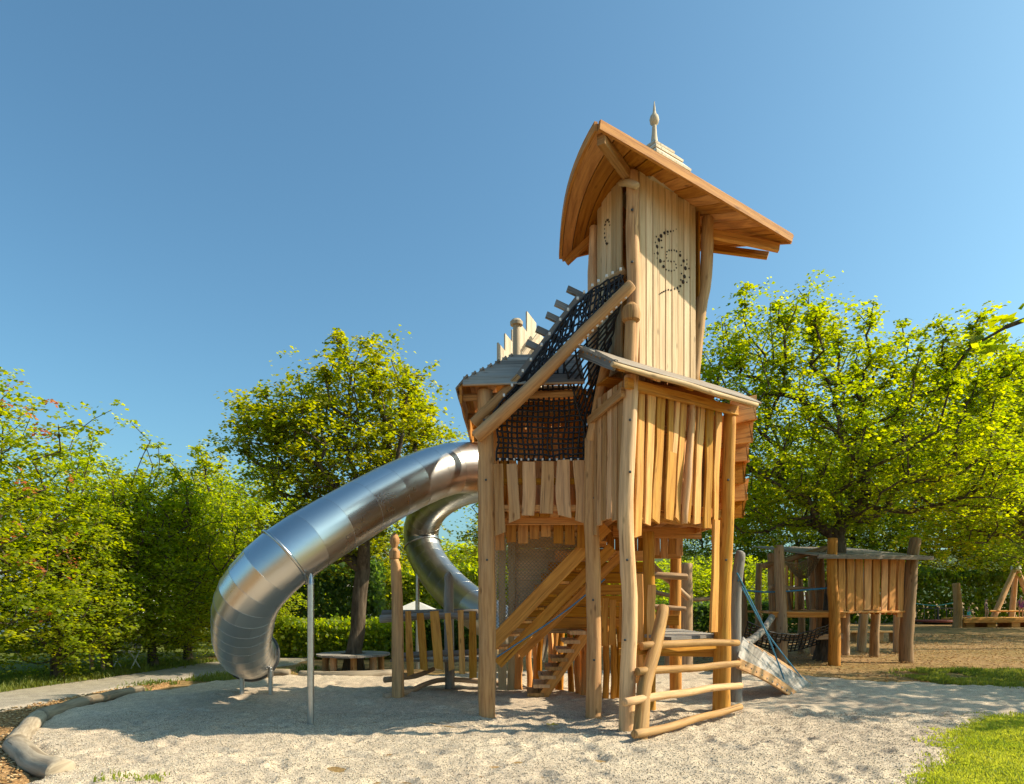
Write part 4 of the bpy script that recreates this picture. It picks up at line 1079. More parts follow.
# upper tower
U0 = V((1.54, 8.75, 0)); U1 = V((2.64, 9.58, 0)); U2 = V((1.15, 9.55, 0)); U3 = U1 + (U2 - U0)
FR_F = V((1.01, 8.0, 7.14)); FR_R = V((3.91, 9.6, 6.66)); FR_L = V((.725, 9.9, 6.57)); FR_B = V((2.85, 10.7, 7.1))
def rooft(u, v, lift=0.0):
    """hat shaped roof: ridge along the diagonal F-B, curved slopes down to L and R"""
    F2, R2, L2_, B2 = FR_F, FR_R, FR_L, FR_B
    x = (F2 * (1 - u) * (1 - v) + R2 * u * (1 - v) + L2_ * (1 - u) * v + B2 * u * v)
    t = abs(u - v)
    if v > u: z = 7.14 - .57 * t ** 1.7; x = x + V((-.10 * math.sin(math.pi * t) * (1 - u), 0, 0))
    else: z = 7.14 - .48 * t ** 1.05
    d = math.hypot(u - .5, v - .5)
    z += .10 * max(0, 1 - d / .5) ** 1.5
    return V((x.x, x.y, z + lift))
def roof_z(x, y):
    best = None
    for u in np.linspace(0, 1, 21):
        for v in np.linspace(0, 1, 21):
            q = rooft(u, v); d = (q.x - x) ** 2 + (q.y - y) ** 2
            if best is None or d < best[0]: best = (d, q.z)
    return best[1]
def roof_sheet(name, lift, thick, mat, nu, nv, jit, along_v=True):
    mb = MB()
    for i in range(nu):
        u0, u1 = i / nu, (i + 1) / nu
        lf = lift + jit * ((i * 7) % 3 - 1); ti = rnd.random(); uo, vo = rnd.uniform(0, 30), rnd.uniform(0, 30)
        g = []
        for j in range(nv + 1):
            vv = j / nv
            f = (lambda a: rooft(a, vv, lf)) if along_v else (lambda a: rooft(vv, a, lf))
            fb = (lambda a: rooft(a, vv, lf - thick)) if along_v else (lambda a: rooft(vv, a, lf - thick))
            e = .003
            g.append((f(u0 + e), f(u1 - e), fb(u1 - e), fb(u0 + e)))
        b = len(mb.v)
        for q in g: mb.v.extend(q)
        L = 2.6 / nv
        for j in range(nv):
            a, c = b + j * 4, b + (j + 1) * 4
            for k in range(4):
                k2 = (k + 1) % 4
                mb._face((a + k, c + k, c + k2, a + k2), ((uo + k * .2, vo + j * L), (uo + k * .2, vo + (j + 1) * L), (uo + k * .2 + .14, vo + (j + 1) * L), (uo + k * .2 + .14, vo + j * L)), ti)
        mb._face((b, b + 1, b + 2, b + 3), [(uo, 0)] * 4, ti); mb._face((b + nv * 4 + 3, b + nv * 4 + 2, b + nv * 4 + 1, b + nv * 4), [(uo, 0)] * 4, ti)
    return mb.build(name, mat, tower, angle=30)
roof_sheet('hat_roof', .05, .03, M['shingle'], 18, 22, .004, along_v=False)
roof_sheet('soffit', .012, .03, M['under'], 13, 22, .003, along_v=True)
def verge(fun, name):
    pts = [fun(i / 12) for i in range(13)]
    mb = MB(); b = 0
    d = None
    uo = rnd.uniform(0, 30)
    cs = [(-.02, -.058), (.02, -.058), (.02, .058), (-.02, .058)]
    rows = []
    for i, p in enumerate(pts):
        t = (pts[min(i + 1, 12)] - pts[max(i - 1, 0)]).normalized()
        side = t.cross(V((0, 0, 1))).normalized(); upv = side.cross(t)
        rows.append([len(mb.v) + k for k in range(4)])
        mb.v.extend([p + side * a + upv * c for a, c in cs])
    for i in range(12):
        for k in range(4):
            k2 = (k + 1) % 4
            mb._face((rows[i][k], rows[i][k2], rows[i + 1][k2], rows[i + 1][k]), ((uo + k * .15, i * .25), (uo + k * .15 + .1, i * .25), (uo + k * .15 + .1, i * .25 + .25), (uo + k * .15, i * .25 + .25)), .6)
    mb._face(tuple(rows[0]), [(0, 0)] * 4, .6); mb._face(tuple(reversed(rows[-1])), [(0, 0)] * 4, .6)
    return mb.build(name, M['honey'] if 'x' in name else M['under'], tower, angle=30)
verge(lambda s: rooft(s, 0, .01) + V((.01, -.02, 0)), 'verge_board')
verge(lambda s: rooft(0, s, .01) + V((-.025, 0, 0)), 'verge_board')
verge(lambda s: rooft(1, s, .01) + V((.025, 0, 0)), 'verge_board')
verge(lambda s: rooft(s, 1, .01) + V((0, .025, 0)), 'verge_board')
# ridge beam and the eave rafters that carry the roof corners
mb = MB(); mb.plank(FR_F + V((.04, .06, -.10)), V((2.3, 10.05, 7.02)), .13, .10, V((.86, -.5, 0)), bow=0); mb.build('ridge_beam', M['plank'], tower)
MB().plank(V((2.55, 9.70, 6.86)), FR_R + V((-.12, .10, -.06)), .13, .06, V((.1, -1, .2)), wave=.01).build('rafter', M['honey'], tower)
MB().plank(V((2.75, 10.2, 6.88)), FR_R + V((-.2, .3, -.07)), .12, .05, V((.1, -1, .2))).build('rafter', M['honey'], tower)
mb = MB(); mb.plank(FR_L + V((.06, .05, -.05)), V((1.2, 9.7, 6.80)), .11, .06, V((0, -1, .3))); mb.build('rafter', M['under'], tower)
# posts of the upper tower
log('post', [V((1.53, 8.74, 4.55)), V((1.55, 8.74, 5.8)), V((1.545, 8.75, 7.08))], [.082, .085, .075], 'plank', knots=4)
log('post', [P(693, 384, 9.62), P(699, 330, 9.62), P(706, 270, 9.62), P(708, 217, 9.62)], [.085, .088, .085, .08], 'post', knots=3, bend=.03)
log('post', [V((1.13, 9.52, 4.6)), V((1.14, 9.52, 5.8)), V((1.15, 9.55, 6.82))], [.075, .07, .065], 'plank')
log('post', [V((2.26, 10.38, 4.6)), V((2.26, 10.38, 6.98))], [.075, .07], 'post')
log('peg', [P(621, 183, 8.82), P(637, 186, 8.58)], [.045, .045], 'pale', n=10)
mb = MB(); sb = P(629, 372, 8.42); st = P(631, 311, 8.42); mb.tube([sb, st], [.075, .068], n=12, wob=.05)
mb.build('post', M['plank'], tower)
mb = MB(); mb.lathe(P(631, 318, 8.42), [(.085, -.05), (.11, -.03), (.118, .05), (.10, .13), (.05, .18), (.01, .19)], n=12); mb.build('post_cap', M['plank'], tower, angle=30)
# right face
W1 = (U1 - U0); wl = W1.length; wdir = W1.normalized(); wn = V((wdir.y, -wdir.x, 0))
mb = MB(); nb = 9
span0, span1 = .075, .90
for i in range(nb):
    s = span0 + (span1 - span0) * (i + .5) / nb
    p = U0 + W1 * s + wn * (.012 + .004 * (i % 3))
    zt = roof_z(p.x, p.y) - .035
    w = (span1 - span0) * wl / nb - .006
    zb = 4.62 + .02 * (i % 2)
    mb.plank(V((p.x, p.y, zb)), V((p.x, p.y, zt)), w, .032, wn, tint=rnd.uniform(.45, 1), cham=.007)
rw = mb.build('plank_wall', M['pale'], tower)
# left face
W2 = (U2 - U0); w2l = W2.length; w2d = W2.normalized(); w2n = V((-w2d.y, w2d.x, 0))
if w2n.y > 0: w2n = -w2n
mb = MB()
for i in range(5):
    s = .30 + .13 * i
    p = U0 + W2 * s + w2n * (.01 + .004 * (i % 2))
    mb.plank(V((p.x, p.y, 4.6)), V((p.x, p.y, roof_z(p.x, p.y) - .02)), W2.length * .13 - .004, .03, w2n, tint=rnd.uniform(.3, .9))
mb.build('plank_wall', M['pale'], tower)
mb = MB()
for i in range(8):
    p = U2 + (U3 - U2) * ((i + .5) / 8); mb.plank(V((p.x, p.y, 4.6)), V((p.x, p.y, roof_z(p.x, p.y) - .05)), .17, .03, V((-.6, .8, 0)))
mb.build('plank_wall', M['inner'], tower); mb2 = MB()
for i in range(5):
    p = U1 + (U3 - U1) * ((i + .5) / 5); mb2.plank(V((p.x, p.y, 4.6)), V((p.x, p.y, roof_z(p.x, p.y) - .05)), .17, .03, V((.8, .3, 0)))
mb2.build('plank_wall', M['inner'], tower)
# drilled ornament on the right face: black discs painting the shade inside round holes
mb = MB()
def hole_disc(px, py, r):
    # ray from the eye through (px,py) met with the wall's face: a true position on the board
    dvec = V(((px - 512) / FPX, 1, -(py - HOR) / FPX)); eye = V((0, 0, CAMH))
    pl = U0 + wn * .037
    t = (pl - eye).dot(wn) / dvec.dot(wn)
    mb.lathe(eye + dvec * t - wn * .006, [(r * .97, 0), (r, .007), (r * .9, .0085)], n=10, axis=wn)
hs = [(503, 5, 8), (487, 8, 10), (470, 10, 13), (450, 17, 15), (430, 35, 19), (416, 60, 20), (405, 100, 19), (408, 140, 16), (425, 186, 19), (445, 220, 16), (460, 238, 8), (395, 75, 8), (388, 142, 7), (432, 62, 8), (435, 105, 9), (400, 40, 9), (470, 25, 7), (520, -5, 6), (448, 188, 7), (405, 170, 7),
      (465, 130, 8), (478, 122, 9), (492, 122, 9), (508, 122, 10), (522, 128, 12), (545, 152, 15), (566, 186, 16), (576, 230, 20), (571, 280, 20), (563, 312, 20), (546, 338, 12), (598, 232, 8), (600, 285, 8), (585, 315, 8), (585, 180, 7), (552, 212, 8), (553, 262, 8), (549, 300, 8), (545, 130, 7), (585, 205, 7),
      (528, 350, 15), (510, 355, 12), (490, 362, 9), (474, 360, 9), (458, 364, 8), (445, 371, 8), (434, 377, 7), (425, 383, 6), (417, 389, 6), (537, 370, 7),
      (462, 148, 7), (463, 168, 7), (472, 186, 7), (490, 190, 9), (507, 190, 9), (518, 207, 9), (521, 228, 9), (508, 243, 8), (492, 247, 8), (476, 244, 8)]
for x, y, d in hs: hole_disc(590 + x / 6.03, 230 + y / 6.03, d / 6.03 / FPX * 9.0 * .62)
mb.build('drilled_ornament', M['hole_disc'], tower, smooth=False)
mb = MB()
def hole_disc2(px, py, r):  # left face: dark discs again painted for the shade in the holes
    dvec = V(((px - 512) / FPX, 1, -(py - HOR) / FPX)); eye = V((0, 0, CAMH)); pl = U0 + w2n * .032
    t = (pl - eye).dot(w2n) / dvec.dot(w2n); mb.lathe(eye + dvec * t - w2n * .006, [(r * .97, 0), (r, .007), (r * .9, .0085)], n=8, axis=w2n)
for k in range(13):
    a = k / 12 * 4.4 + .6
    hole_disc2(607 + 3.2 * math.cos(a) * (1 - k * .03), 233 - 14 * math.sin(a) * (1 - k * .02), .009 + .004 * (k % 3))
mb.build('drilled_ornament', M['hole_disc'], tower, smooth=False)
# spire: shingled cap and turned finial
Tc = V((2.0, 9.6, 0)); cap = MB()
ang0 = math.atan2(.6, .8)
def sqring(hw, z, rot=ang0): return [V((Tc.x + math.cos(rot + math.pi / 4 + k * math.pi / 2) * hw * 1.414, Tc.y + math.sin(rot + math.pi / 4 + k * math.pi / 2) * hw * 1.414, z)) for k in range(4)]
zt = 8.02; tiers = [(.60, .46, 7.12, 7.34), (.52, .38, 7.33, 7.48), (.44, .30, 7.47, 7.62), (.36, .23, 7.61, 7.76), (.285, .15, 7.75, 7.89), (.20, .06, 7.88, 8.02)]
for hw0, hw1, z0, z1 in tiers:
    a, b = sqring(hw0, z0), sqring(hw1, z1); a2 = sqring(hw0 * .99, z0 - .03)
    for k in range(4):
        k2 = (k + 1) % 4; ti = rnd.random()
        cap.poly([a[k], a[k2], b[k2], b[k]], [(0, 0), (hw0 * 2, 0), (hw0 + hw1, .2), (hw0 - hw1, .2)], ti); cap.poly([a2[k], a2[k2], a[k2], a[k]], [(0, 0), (hw0 * 2, 0), (hw0 * 2, .03), (0, .03)], ti * .5)
    cap.poly(list(reversed(a2)), None, .2)
cap.build('spire_cap', M['crest'], tower, smooth=False)
mb = MB(); mb.lathe(V((Tc.x, Tc.y, 7.93)), [(.10, -.06), (.075, .02), (.05, .10), (.036, .22), (.028, .34), (.04, .355), (.058, .37), (.068, .42), (.055, .47), (.03, .50), (.02, .54), (.013, .61), (.004, .68)], n=14); mb.build('spire', M['crest'], tower, angle=40)

# ladder
log('ladder_rail', [P(637, 746, 7.54) + V((0, 0, -.08)), P(645, 690, 7.95), P(656, 640, 8.4), P(663, 607, 8.68)], [.092, .085, .08, .07], 'post', knots=3, bend=.03)
rg = [(P(641, 646.5, 8.22), P(738, 643, 9.2)), (P(637, 671.5, 7.98), P(738.5, 663.5, 9.2)), (P(624, 702.5, 7.62), P(741, 685.5, 9.2)), (P(634, 734, 7.42), P(740.5, 706.5, 9.2))]
for a, b in rg:
    log('rung', [a, a.lerp(b, .5) + V((0, 0, rnd.uniform(-.03, .03))), b], [.05, .047, .044], 'post', n=12, wob=.04, bend=.018)

# stair and boards under the left bay
mb = MB()
mb.plank(P(488, 648, 9.9), P(606, 526, 9.75), .20, .07, V((.1, -1, .1)), tint=.55); mb.build('stair_stringer', M['inner'], tower)
mb = MB(); mb.plank(P(498, 664, 10.0), P(612, 547, 9.85), .15, .07, V((.1, -1, .1)), tint=.35); mb.plank(P(520, 655, 10.6), P(620, 556, 10.4), .13, .06, V((.1, -1, .1)), tint=.6); mb.build('stair_stringer', M['inner'], tower)
mb = MB()
for k in range(9):
    a = P(494, 652, 9.9).lerp(P(606, 533, 9.75), (k + .4) / 9); mb.plank(a + V((.02, .02, -.02)), a + V((.1, .62, -.02)), .2, .035, V((0, 0, 1)))
mb.build('tread', M['inner'], tower)
mb = MB()
for k in range(7):
    y = 556 + k * 11.2
    mb.plank(P(555 - k * 7, y, 11.1), P(645, y, 11.1), .172, .035, NF, tint=rnd.random())
mb.build('board_wall', M['inner'], tower)
mb = MB()
for k in range(11):
    mb.plank(P(514, 522 + k * 10.6, 11.35), P(606, 522 + k * 10.6, 11.35), .172, .035, NF, tint=.55 + .45 * rnd.random())
mb.plank(P(511, 690, 11.25), P(512, 520, 11.25), .11, .04, NF, wave=.03); mb.plank(P(502, 690, 11.25), P(502, 520, 11.25), .12, .04, NF, wave=.03); mb.plank(P(493, 690, 11.25), P(494, 520, 11.25), .11, .04, NF, wave=.03)
mb.build('board_wall', M['pale'], tower)
# palisade of thin upright logs
mb = MB()
for k in range(17):
    f = k / 16
    px = 528 + f * 112; Y = 12.4 - 1.5 * min(1, f * 1.5)
    top = P(px + rnd.uniform(-1, 1), 626 + 3 * math.sin(k * 1.7), Y); x = top.x
    mb.tube([V((x + rnd.uniform(-.03, .03), Y, -.06)), V((x + rnd.uniform(-.03, .03), Y, top.z * .5)), top], [.056, .052, .05], n=9, wob=.09, bend=.03)
mb.build('palisade', M['inner'], tower)
mb = MB()
for px, yt, yb, w in ((604.5, 598, 646, .085), (612, 600, 645, .09), (622, 602, 642, .09), (636, 600, 645, .09)):
    mb.plank(P(px, yb, 9.9), P(px + 1, yt, 9.9), w * 1.1, .03, NF, wave=.012)
mb.build('plank_wall', M['inner'], tower)
# little step ladder
sa, sb = P(540, 699, 10.9) + V((0, 0, -.03)), P(586, 634, 10.7)
mb = MB(); mb.plank(sa, sb, .15, .05, V((.05, -1, .05)), tint=.7); mb.plank(sa + V((.02, .6, 0)), sb + V((.02, .6, 0)), .15, .05, V((.05, -1, .05)), tint=.3); mb.build('step_stringer', M['inner'], tower)
mb = MB()
for k in range(8):
    q = sa.lerp(sb, (k + .3) / 7.6)
    MB().plank(q + V((-.10, -.06, .06)), q + V((-.09, .70, .06)), .26, .055, V((0, 0, 1)), wave=.012).build('step', M['post'], tower)
# woven wire infill panel
mb = MB()
x0, x1, z0, z1, Y = -.25, 1.1, .9, 2.55, 10.05
st = .055
import itertools
def clipseg(x, z, dx, dz):
    ts = []
    lo, hi = -9, 9
    for p, d, a, b in ((x, dx, x0, x1), (z, dz, z0, z1)):
        t0, t1 = sorted(((a - p) / d, (b - p) / d)); lo, hi = max(lo, t0), min(hi, t1)
    # only above the stair stringer: z - zl(x) > 0
    pa, pb_ = P(488, 650, Y), P(606, 528, Y); sl_ = (pb_.z - pa.z) / (pb_.x - pa.x)
    c0_ = z - (pa.z + sl_ * (x - pa.x)); c1_ = dz - sl_ * dx
    if abs(c1_) > 1e-6:
        tt = -c0_ / c1_
        if c1_ > 0: lo = max(lo, tt)
        else: hi = min(hi, tt)
    return (lo, hi) if hi - lo > .02 else None
for k in range(-60, 60):
    for dz in (1, -1):
        c = clipseg(x0 + k * st, z0 if dz > 0 else z1, 1.0, dz)
        if c: mb.tube([V((x0 + k * st + c[0], Y, (z0 if dz > 0 else z1) + dz * c[0])), V((x0 + k * st + c[1], Y, (z0 if dz > 0 else z1) + dz * c[1]))], .0045, n=4, seg=2, caps=False)
mb.build('wire_mesh_panel', M['wire'], tower, angle=None)
mb = MB(); mb.tube([P(497, 657, 9.5), P(560, 615, 9.5), P(605, 579, 9.5)], .010, n=8); mb.build('rope', M['blue'], tower)

for px, py, Y, q in ((486, 480, 9.07, 0), (487, 560, 9.06, 0), (484, 420, 9.07, 0), (594, 498, 9.0, 0), (593, 600, 9.0, 0), (594, 660, 9.0, 0), (630, 420, 8.0, 0), (630, 472, 8.0, 0), (627, 560, 8.0, 0), (625, 640, 8.0, 0), (728, 480, 9.3, 0), (726, 560, 9.3, 0), (632, 210, 8.66, 0), (632, 262, 8.66, 0)):
    MB().lathe(P(px, py, Y), [(.016, 0), (.016, .012), (.009, .016)], n=8, axis=V((0, -1, 0))).build('bolt', M['darkmetal'], tower)
# ------------------------------------------------------------------ boarded ramp with its ropes
ramp_t = thing('climbing_ramp', (4.2, 11.2, 0), 'grey weathered plank ramp with blue hand ropes sloping down beside the ladder', 'ramp')
ra, rb = P(737, 661, 9.95), P(741, 640, 11.2); rc, rd = P(793, 695, 11.35), P(811, 686.5, 12.6)
mb = MB(); nb = 11
for i in range(nb):
    f = (i + .5) / nb
    a, b = ra.lerp(rc, f), rb.lerp(rd, f)
    nn = (rc - ra).cross(rb - ra).normalized()
    if nn.z < 0: nn = -nn
    mb.plank(a + nn * .03, b + nn * (.03 + .004 * (i % 2)), (rc - ra).length / nb - .012, .035, nn, wave=.006, seg=5)
mb.build('ramp_boards', M["grey"], ramp_t)
mb = MB(); mb.plank(ra + V((.0, -.06, -.03)), rc + V((.0, -.06, .0)), .15, .05, V((.7, -.7, 0)), bow=-.04); mb.plank(rb + V((0, 0, -.05)), rd + V((0, 0, -.02)), .15, .05, V((.7, -.7, 0)), bow=-.05); mb.build('ramp_beam', M["plank"], ramp_t)
MB().tube([P(737, 573, 10.25), P(766, 632, 10.7), rc + V((-.02, .12, .03))], .012, n=8).build('rope', M["blue"], ramp_t)
MB().tube([P(738, 580, 10.3), P(768, 634, 11.3), rd + V((-.1, -.1, .03))], .011, n=8).build('rope', M["blue"], ramp_t)

# ------------------------------------------------------------------ tube slides
def slide_tube(name, path, R, nseg, parent, lip=True):
    c, par = catmull(path, nseg)
    T, U, W = frames(c)
    mb = MB(); n = 56
    L = 0
    for i in range(nseg):
        ti = .5 + .5 * math.sin(i * 12.9898) ; seglen = (c[i + 1] - c[i]).length
        for (rad, flip) in ((R, False), (R - .012, True)):
            b = len(mb.v)
            for k, rr in ((i, rad * 1.0), (i + 1, rad * 1.0)):
                for j in range(n):
                    a = 2 * math.pi * j / n
                    mb.v.append(c[k] + (U[k] * math.cos(a) + W[k] * math.sin(a)) * rr)
            for j in range(n):
                j2 = (j + 1) % n
                q = (b + j, b + j2, b + n + j2, b + n + j)
                uvq = ((j / n * 2.6, L), ((j + 1) / n * 2.6, L), ((j + 1) / n * 2.6, L + seglen), (j / n * 2.6, L + seglen))
                if flip: q = q[::-1]; uvq = uvq[::-1]
                # two panels per segment with a slight tone step, as rolled sheets have
                mb._face(q, uvq, (ti * .55 + (.45 if ((j + i * 5) // (n // 2)) % 2 else 0)))
        L += seglen
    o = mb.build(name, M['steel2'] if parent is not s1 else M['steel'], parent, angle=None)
    sm = MB()
    for k in range(1, nseg):
        ring = [c[k] + (U[k] * math.cos(2 * math.pi * j / 40) + W[k] * math.sin(2 * math.pi * j / 40)) * (R + .0005) for j in range(41)]
        sm.tube(ring, .0018, n=4, seg=80, caps=False)
    s = sm.build('seam', M['galv'], o, angle=None)
    return o, c, T, U, W
def ringat(name, c, T, U, W, k, R, r, mat, parent, arc=(0, 6.2832)):
    pts = [c[k] + (U[k] * math.cos(a) + W[k] * math.sin(a)) * R for a in np.linspace(arc[0], arc[1], 49)]
    return MB().tube(pts, r, n=8, seg=96, caps=False).build(name, mat, parent, angle=None)

s1 = thing('tube_slide', (-2.6, 9.5, 0), 'big shiny steel tube slide curving down from the tower to the gravel in front', 'tube slide', 'steel tube slides')
RS = .415
path1 = [P(481, 467, 11.5), P(474, 467.5, 11.42), P(445, 470, 11.05), P(400, 488, 10.45), P(340, 522, 9.5), P(287, 556, 8.95), P(257, 585, 8.95), P(246, 605, 9.15), P(243, 624, 9.6), P(242.5, 641, 10.2), P(246, 651, 10.9), P(252, 655, 11.55)]
sl1, c1, T1, U1_, W1_ = slide_tube('tube', path1, RS, 24, s1)
ringat('exit_rim', c1, T1, U1_, W1_, 24, RS + .012, .028, M['darkmetal'], s1)
kpole = min(range(len(c1)), key=lambda k: (c1[k] - P(287, 556, 8.95)).length)
ringat('collar', c1, T1, U1_, W1_, kpole, RS + .012, .022, M['galv'], s1)
pb = V((-2.57, 8.72, 0))
mb = MB(); mb.tube([pb + V((0, 0, -.1)), pb + V((0, 0, 1.80))], .043, n=16, wob=0); mb.tube([pb + V((0, 0, 1.78)), pb + V((-.02, .08, 1.93))], [.043, .03], n=12); mb.build('support_pole', M['galv'], s1)
for px, Y in ((242, 11.1), (270.5, 11.2)):
    p = P(px, 697, Y); MB().tube([V((p.x, p.y, -.1)), V((p.x, p.y, .50))], .036, n=14).tube([V((p.x, p.y, .33)), V((p.x, p.y, .45))], .046, n=14).build('leg', M['galv'], s1)
s2 = thing('tube_slide', (-2.2, 16.2, 0), 'second steel tube slide curling down at the back of the tower', 'tube slide', 'steel tube slides')
path2 = [P(497, 474, 12.4), P(478, 480, 13.6), P(452, 490, 15.0), P(430, 508, 16.2), P(421, 532, 16.8), P(427, 558, 16.6), P(446, 584, 15.8), P(476, 610, 14.8), P(515, 632, 14.2), P(548, 640, 14.1)]
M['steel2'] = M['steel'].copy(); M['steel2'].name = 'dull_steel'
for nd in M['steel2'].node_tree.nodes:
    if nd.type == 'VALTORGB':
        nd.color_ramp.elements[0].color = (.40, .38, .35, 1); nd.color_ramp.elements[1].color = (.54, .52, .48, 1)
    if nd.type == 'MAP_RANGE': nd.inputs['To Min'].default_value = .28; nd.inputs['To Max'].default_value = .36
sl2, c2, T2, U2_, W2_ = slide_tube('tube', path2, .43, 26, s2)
k2 = min(range(len(c2)), key=lambda k: (c2[k] - P(424, 548, 16.7)).length)
ringat('collar', c2, T2, U2_, W2_, k2, .442, .02, M['galv'], s2)
MB().tube([P(417.5, 560, 16.2), V((P(417.5, 560, 16.2).x, 16.2, -.1))], .05, n=12).build('support_pole', M['galv'], s2)
ringat('exit_rim', c2, T2, U2_, W2_, 26, .44, .028, M['darkmetal'], s2)
mb = MB(); p = P(535, 660, 14.1); mb.tube([V((p.x, p.y, .5)), V((p.x, p.y, -.1))], .04, n=12); mb.build('leg', M['galv'], s2)

# ------------------------------------------------------------------ little board bridge left of the tower
br = thing('board_bridge', (-1.2, 11.2, 0), 'low log bridge with a railing of upright boards joining the tower on its left', 'bridge')
log('post', [V((-1.80, 10.8, -.1)), P(397, 610, 10.8), P(395.5, 570, 10.8), P(394.5, 556, 10.8)], [.098, .09, .082, .05], 'plank', br, knots=3)
mb = MB(); mb.lathe(P(394.5, 560, 10.8), [(.05, 0), (.085, .03), (.088, .13), (.045, .19), (.05, .22), (.078, .27), (.08, .33), (.05, .40), (.012, .43)], n=14); mb.build('finial', M['plank'], br, angle=40)
log('post', [V((P(450, 692, 11.9).x, 11.9, -.1)), P(449, 600, 11.9), P(448.5, 579, 11.9), P(448, 572, 11.9)], [.085, .085, .08, .03], 'grey', br, knots=2)
mb = MB()
bl = [(410.5, 408, 611, 675, .115), (424, 420, 613, 670, .125), (439, 434.5, 611, 669, .165), (451.5, 448, 613, 670, .10), (462, 460.5, 610, 674, .11), (473, 472.5, 611, 678, .13)]
for pb_, pt_, ty, by, w in bl: mb.plank(P(pb_, by, 11.0), P(pt_, ty, 11.0), w * .88, .03, NF, wave=.014, w1=w * .9, skew0=rnd.uniform(-.05, .05))
mb.build('plank_panel', M['honey'], br)
log('rail', [P(380, 619, 11.15), P(430, 616, 11.2), P(484, 617, 11.1)], [.065, .055, .05], 'grey', br, n=10)
log('rail', [P(400, 656, 11.15), P(484, 651, 11.1)], [.05, .05], 'grey', br, n=10)
log('rail', [P(382, 613, 12.4), P(478, 612, 12.3)], [.06, .055], 'grey', br, n=10)
log('ground_log', [P(384, 680, 11.0), P(410, 677, 11.3), P(434, 669, 11.9)], [.05, .045, .04], 'brownpost', br, n=10, bend=.03)
log('ground_log', [P(384, 697, 10.7), P(405, 693, 11.0), P(425, 685, 11.6), P(449, 680, 11.9), P(500, 684, 11.6)], [.05, .05, .045, .045, .045], 'brownpost', br, n=10, bend=.03)
mb = MB()
for k in range(14):
    x = -1.95 + k * .125; mb.plank(V((x, 11.25, .60)), V((x, 12.3, .60)), .115, .04, V((0, 0, 1)))
mb.build('deck', M['grey'], br)

# ------------------------------------------------------------------ log edging
kl = [([(-4.05, 6.15), (-4.6, 6.55), (-5.28, 7.25)], .125, 'thick pale edging log nearest the camera, with its sawn end showing'),
      ([(-5.36, 7.4), (-5.75, 8.1), (-6.22, 8.95)], .115, 'pale edging log bent round the corner of the gravel'),
      ([(-6.28, 9.1), (-6.4, 9.7), (-6.46, 10.3)], .105, 'short shaded edging log in the middle of the row'),
      ([(-6.47, 10.4), (-6.45, 11.0), (-6.38, 11.75)], .09, 'sunlit edging log between gravel and footpath')]
for pts, r, lab in kl:
    r *= .84; pp = [V((x, y, .06)) for x, y in pts]
    o = MB().tube(pp, [r * 1.05, r, r * .95], n=18, wob=.06, bend=.02, flat=1.15, knots=3).build('edging_log', M['kerb'], None, angle=45)
    tag(o, lab, 'edging log', 'logs edging the gravel')
for pts, r, lab in (([P(300, 677, 14.2), P(345, 678, 14.0), P(392, 677, 14.3)], .09, 'long low edging log in front of the round bench'), ([P(258, 676, 14.5), P(290, 675, 14.5)], .085, 'short edging log beside the exit of the big slide')):
    pp = [V((p.x, p.y, .05)) for p in pts]
    tag(MB().tube(pp, r, n=14, wob=.06, bend=.02).build('edging_log', M['kerb'], None, angle=45), lab, 'edging log', 'logs edging the gravel')

# ------------------------------------------------------------------ round bench
rbn = thing('round_bench', (-3.62, 15.6, 0), 'low round wooden bench encircling the trunk of the maple', 'bench')
mb = MB(); bc = V((-3.62, 15.6, 0)); ns = 30
for k in range(ns):
    a = 2 * math.pi * (k + .5) / ns; d = V((math.cos(a), math.sin(a), 0))
    mb.plank(bc + d * .30 + V((0, 0, .36)), bc + d * .82 + V((0, 0, .36)), .058, .045, V((0, 0, 1)), w1=.165)
mb.build('seat', M['grey'], rbn)
for k in range(8):
    a = 2 * math.pi * (k + .3) / 8; d = V((math.cos(a), math.sin(a), 0))
    MB().tube([bc + d * .62 + V((0, 0, -.05)), bc + d * .62 + V((0, 0, .337))], .075, n=10, wob=.05).build('leg', M['plank'], rbn)

# ------------------------------------------------------------------ small playhouse on the right
ph = thing('playhouse', (8.9, 18.2, 0), 'small raised wooden playhouse with a board front, flat tilted roof and side platform', 'playhouse')
h1, h2 = P(834, 666, 16.8), P(906, 661, 17.8)
def plog(pts, r, mat='brownpost', **kw): return log('post', pts, r, mat, ph, n=12, **kw)
plog([V((h1.x, h1.y, -.1)), P(834.5, 620, 16.8), P(832, 580, 16.8), P(832.5, 538, 16.8)], [.15, .13, .125, .115], 'brown')
plog([V((h2.x, h2.y, -.1)), P(907, 620, 17.8), P(911, 570, 17.8), P(916, 538, 17.8)], [.17, .165, .15, .135])
plog([V((P(848, 652, 20).x, 20.2, -.1)), V((P(848, 652, 20).x, 20.2, 2.9))], [.14, .13])
plog([V((P(874, 652, 19.6).x, 19.6, -.1)), V((P(874, 652, 19.6).x + .05, 19.6, 1.4))], [.13, .12])
plog([V((P(864, 649, 21.5).x - .1, 21.5, -.1)), V((P(864, 649, 21.5).x + .15, 21.5, 2.9))], [.14, .12])
plog([V((P(898, 650, 21).x, 21, -.1)), V((P(898, 650, 21).x, 21, 3.0))], [.14, .12])
mb = MB(); hn = V(((h2 - h1).y, -(h2 - h1).x, 0)).normalized()
for i in range(8):
    f = .10 + i * .115
    p = V((h1.x + (h2.x - h1.x) * f, h1.y + (h2.y - h1.y) * f, 0))
    zb = arch(f, 1.02, 1.36); q = p + (h2 - h1) * (.03 * (i / 7) )
    mb.plank(V((p.x, p.y, zb)), V((q.x, q.y, 2.72)), .235 if i < 5 else .215, .04, hn, wave=.025, tint=rnd.uniform(.3, 1))
mb.build('plank_wall', M['brown'], ph)
mb = MB()
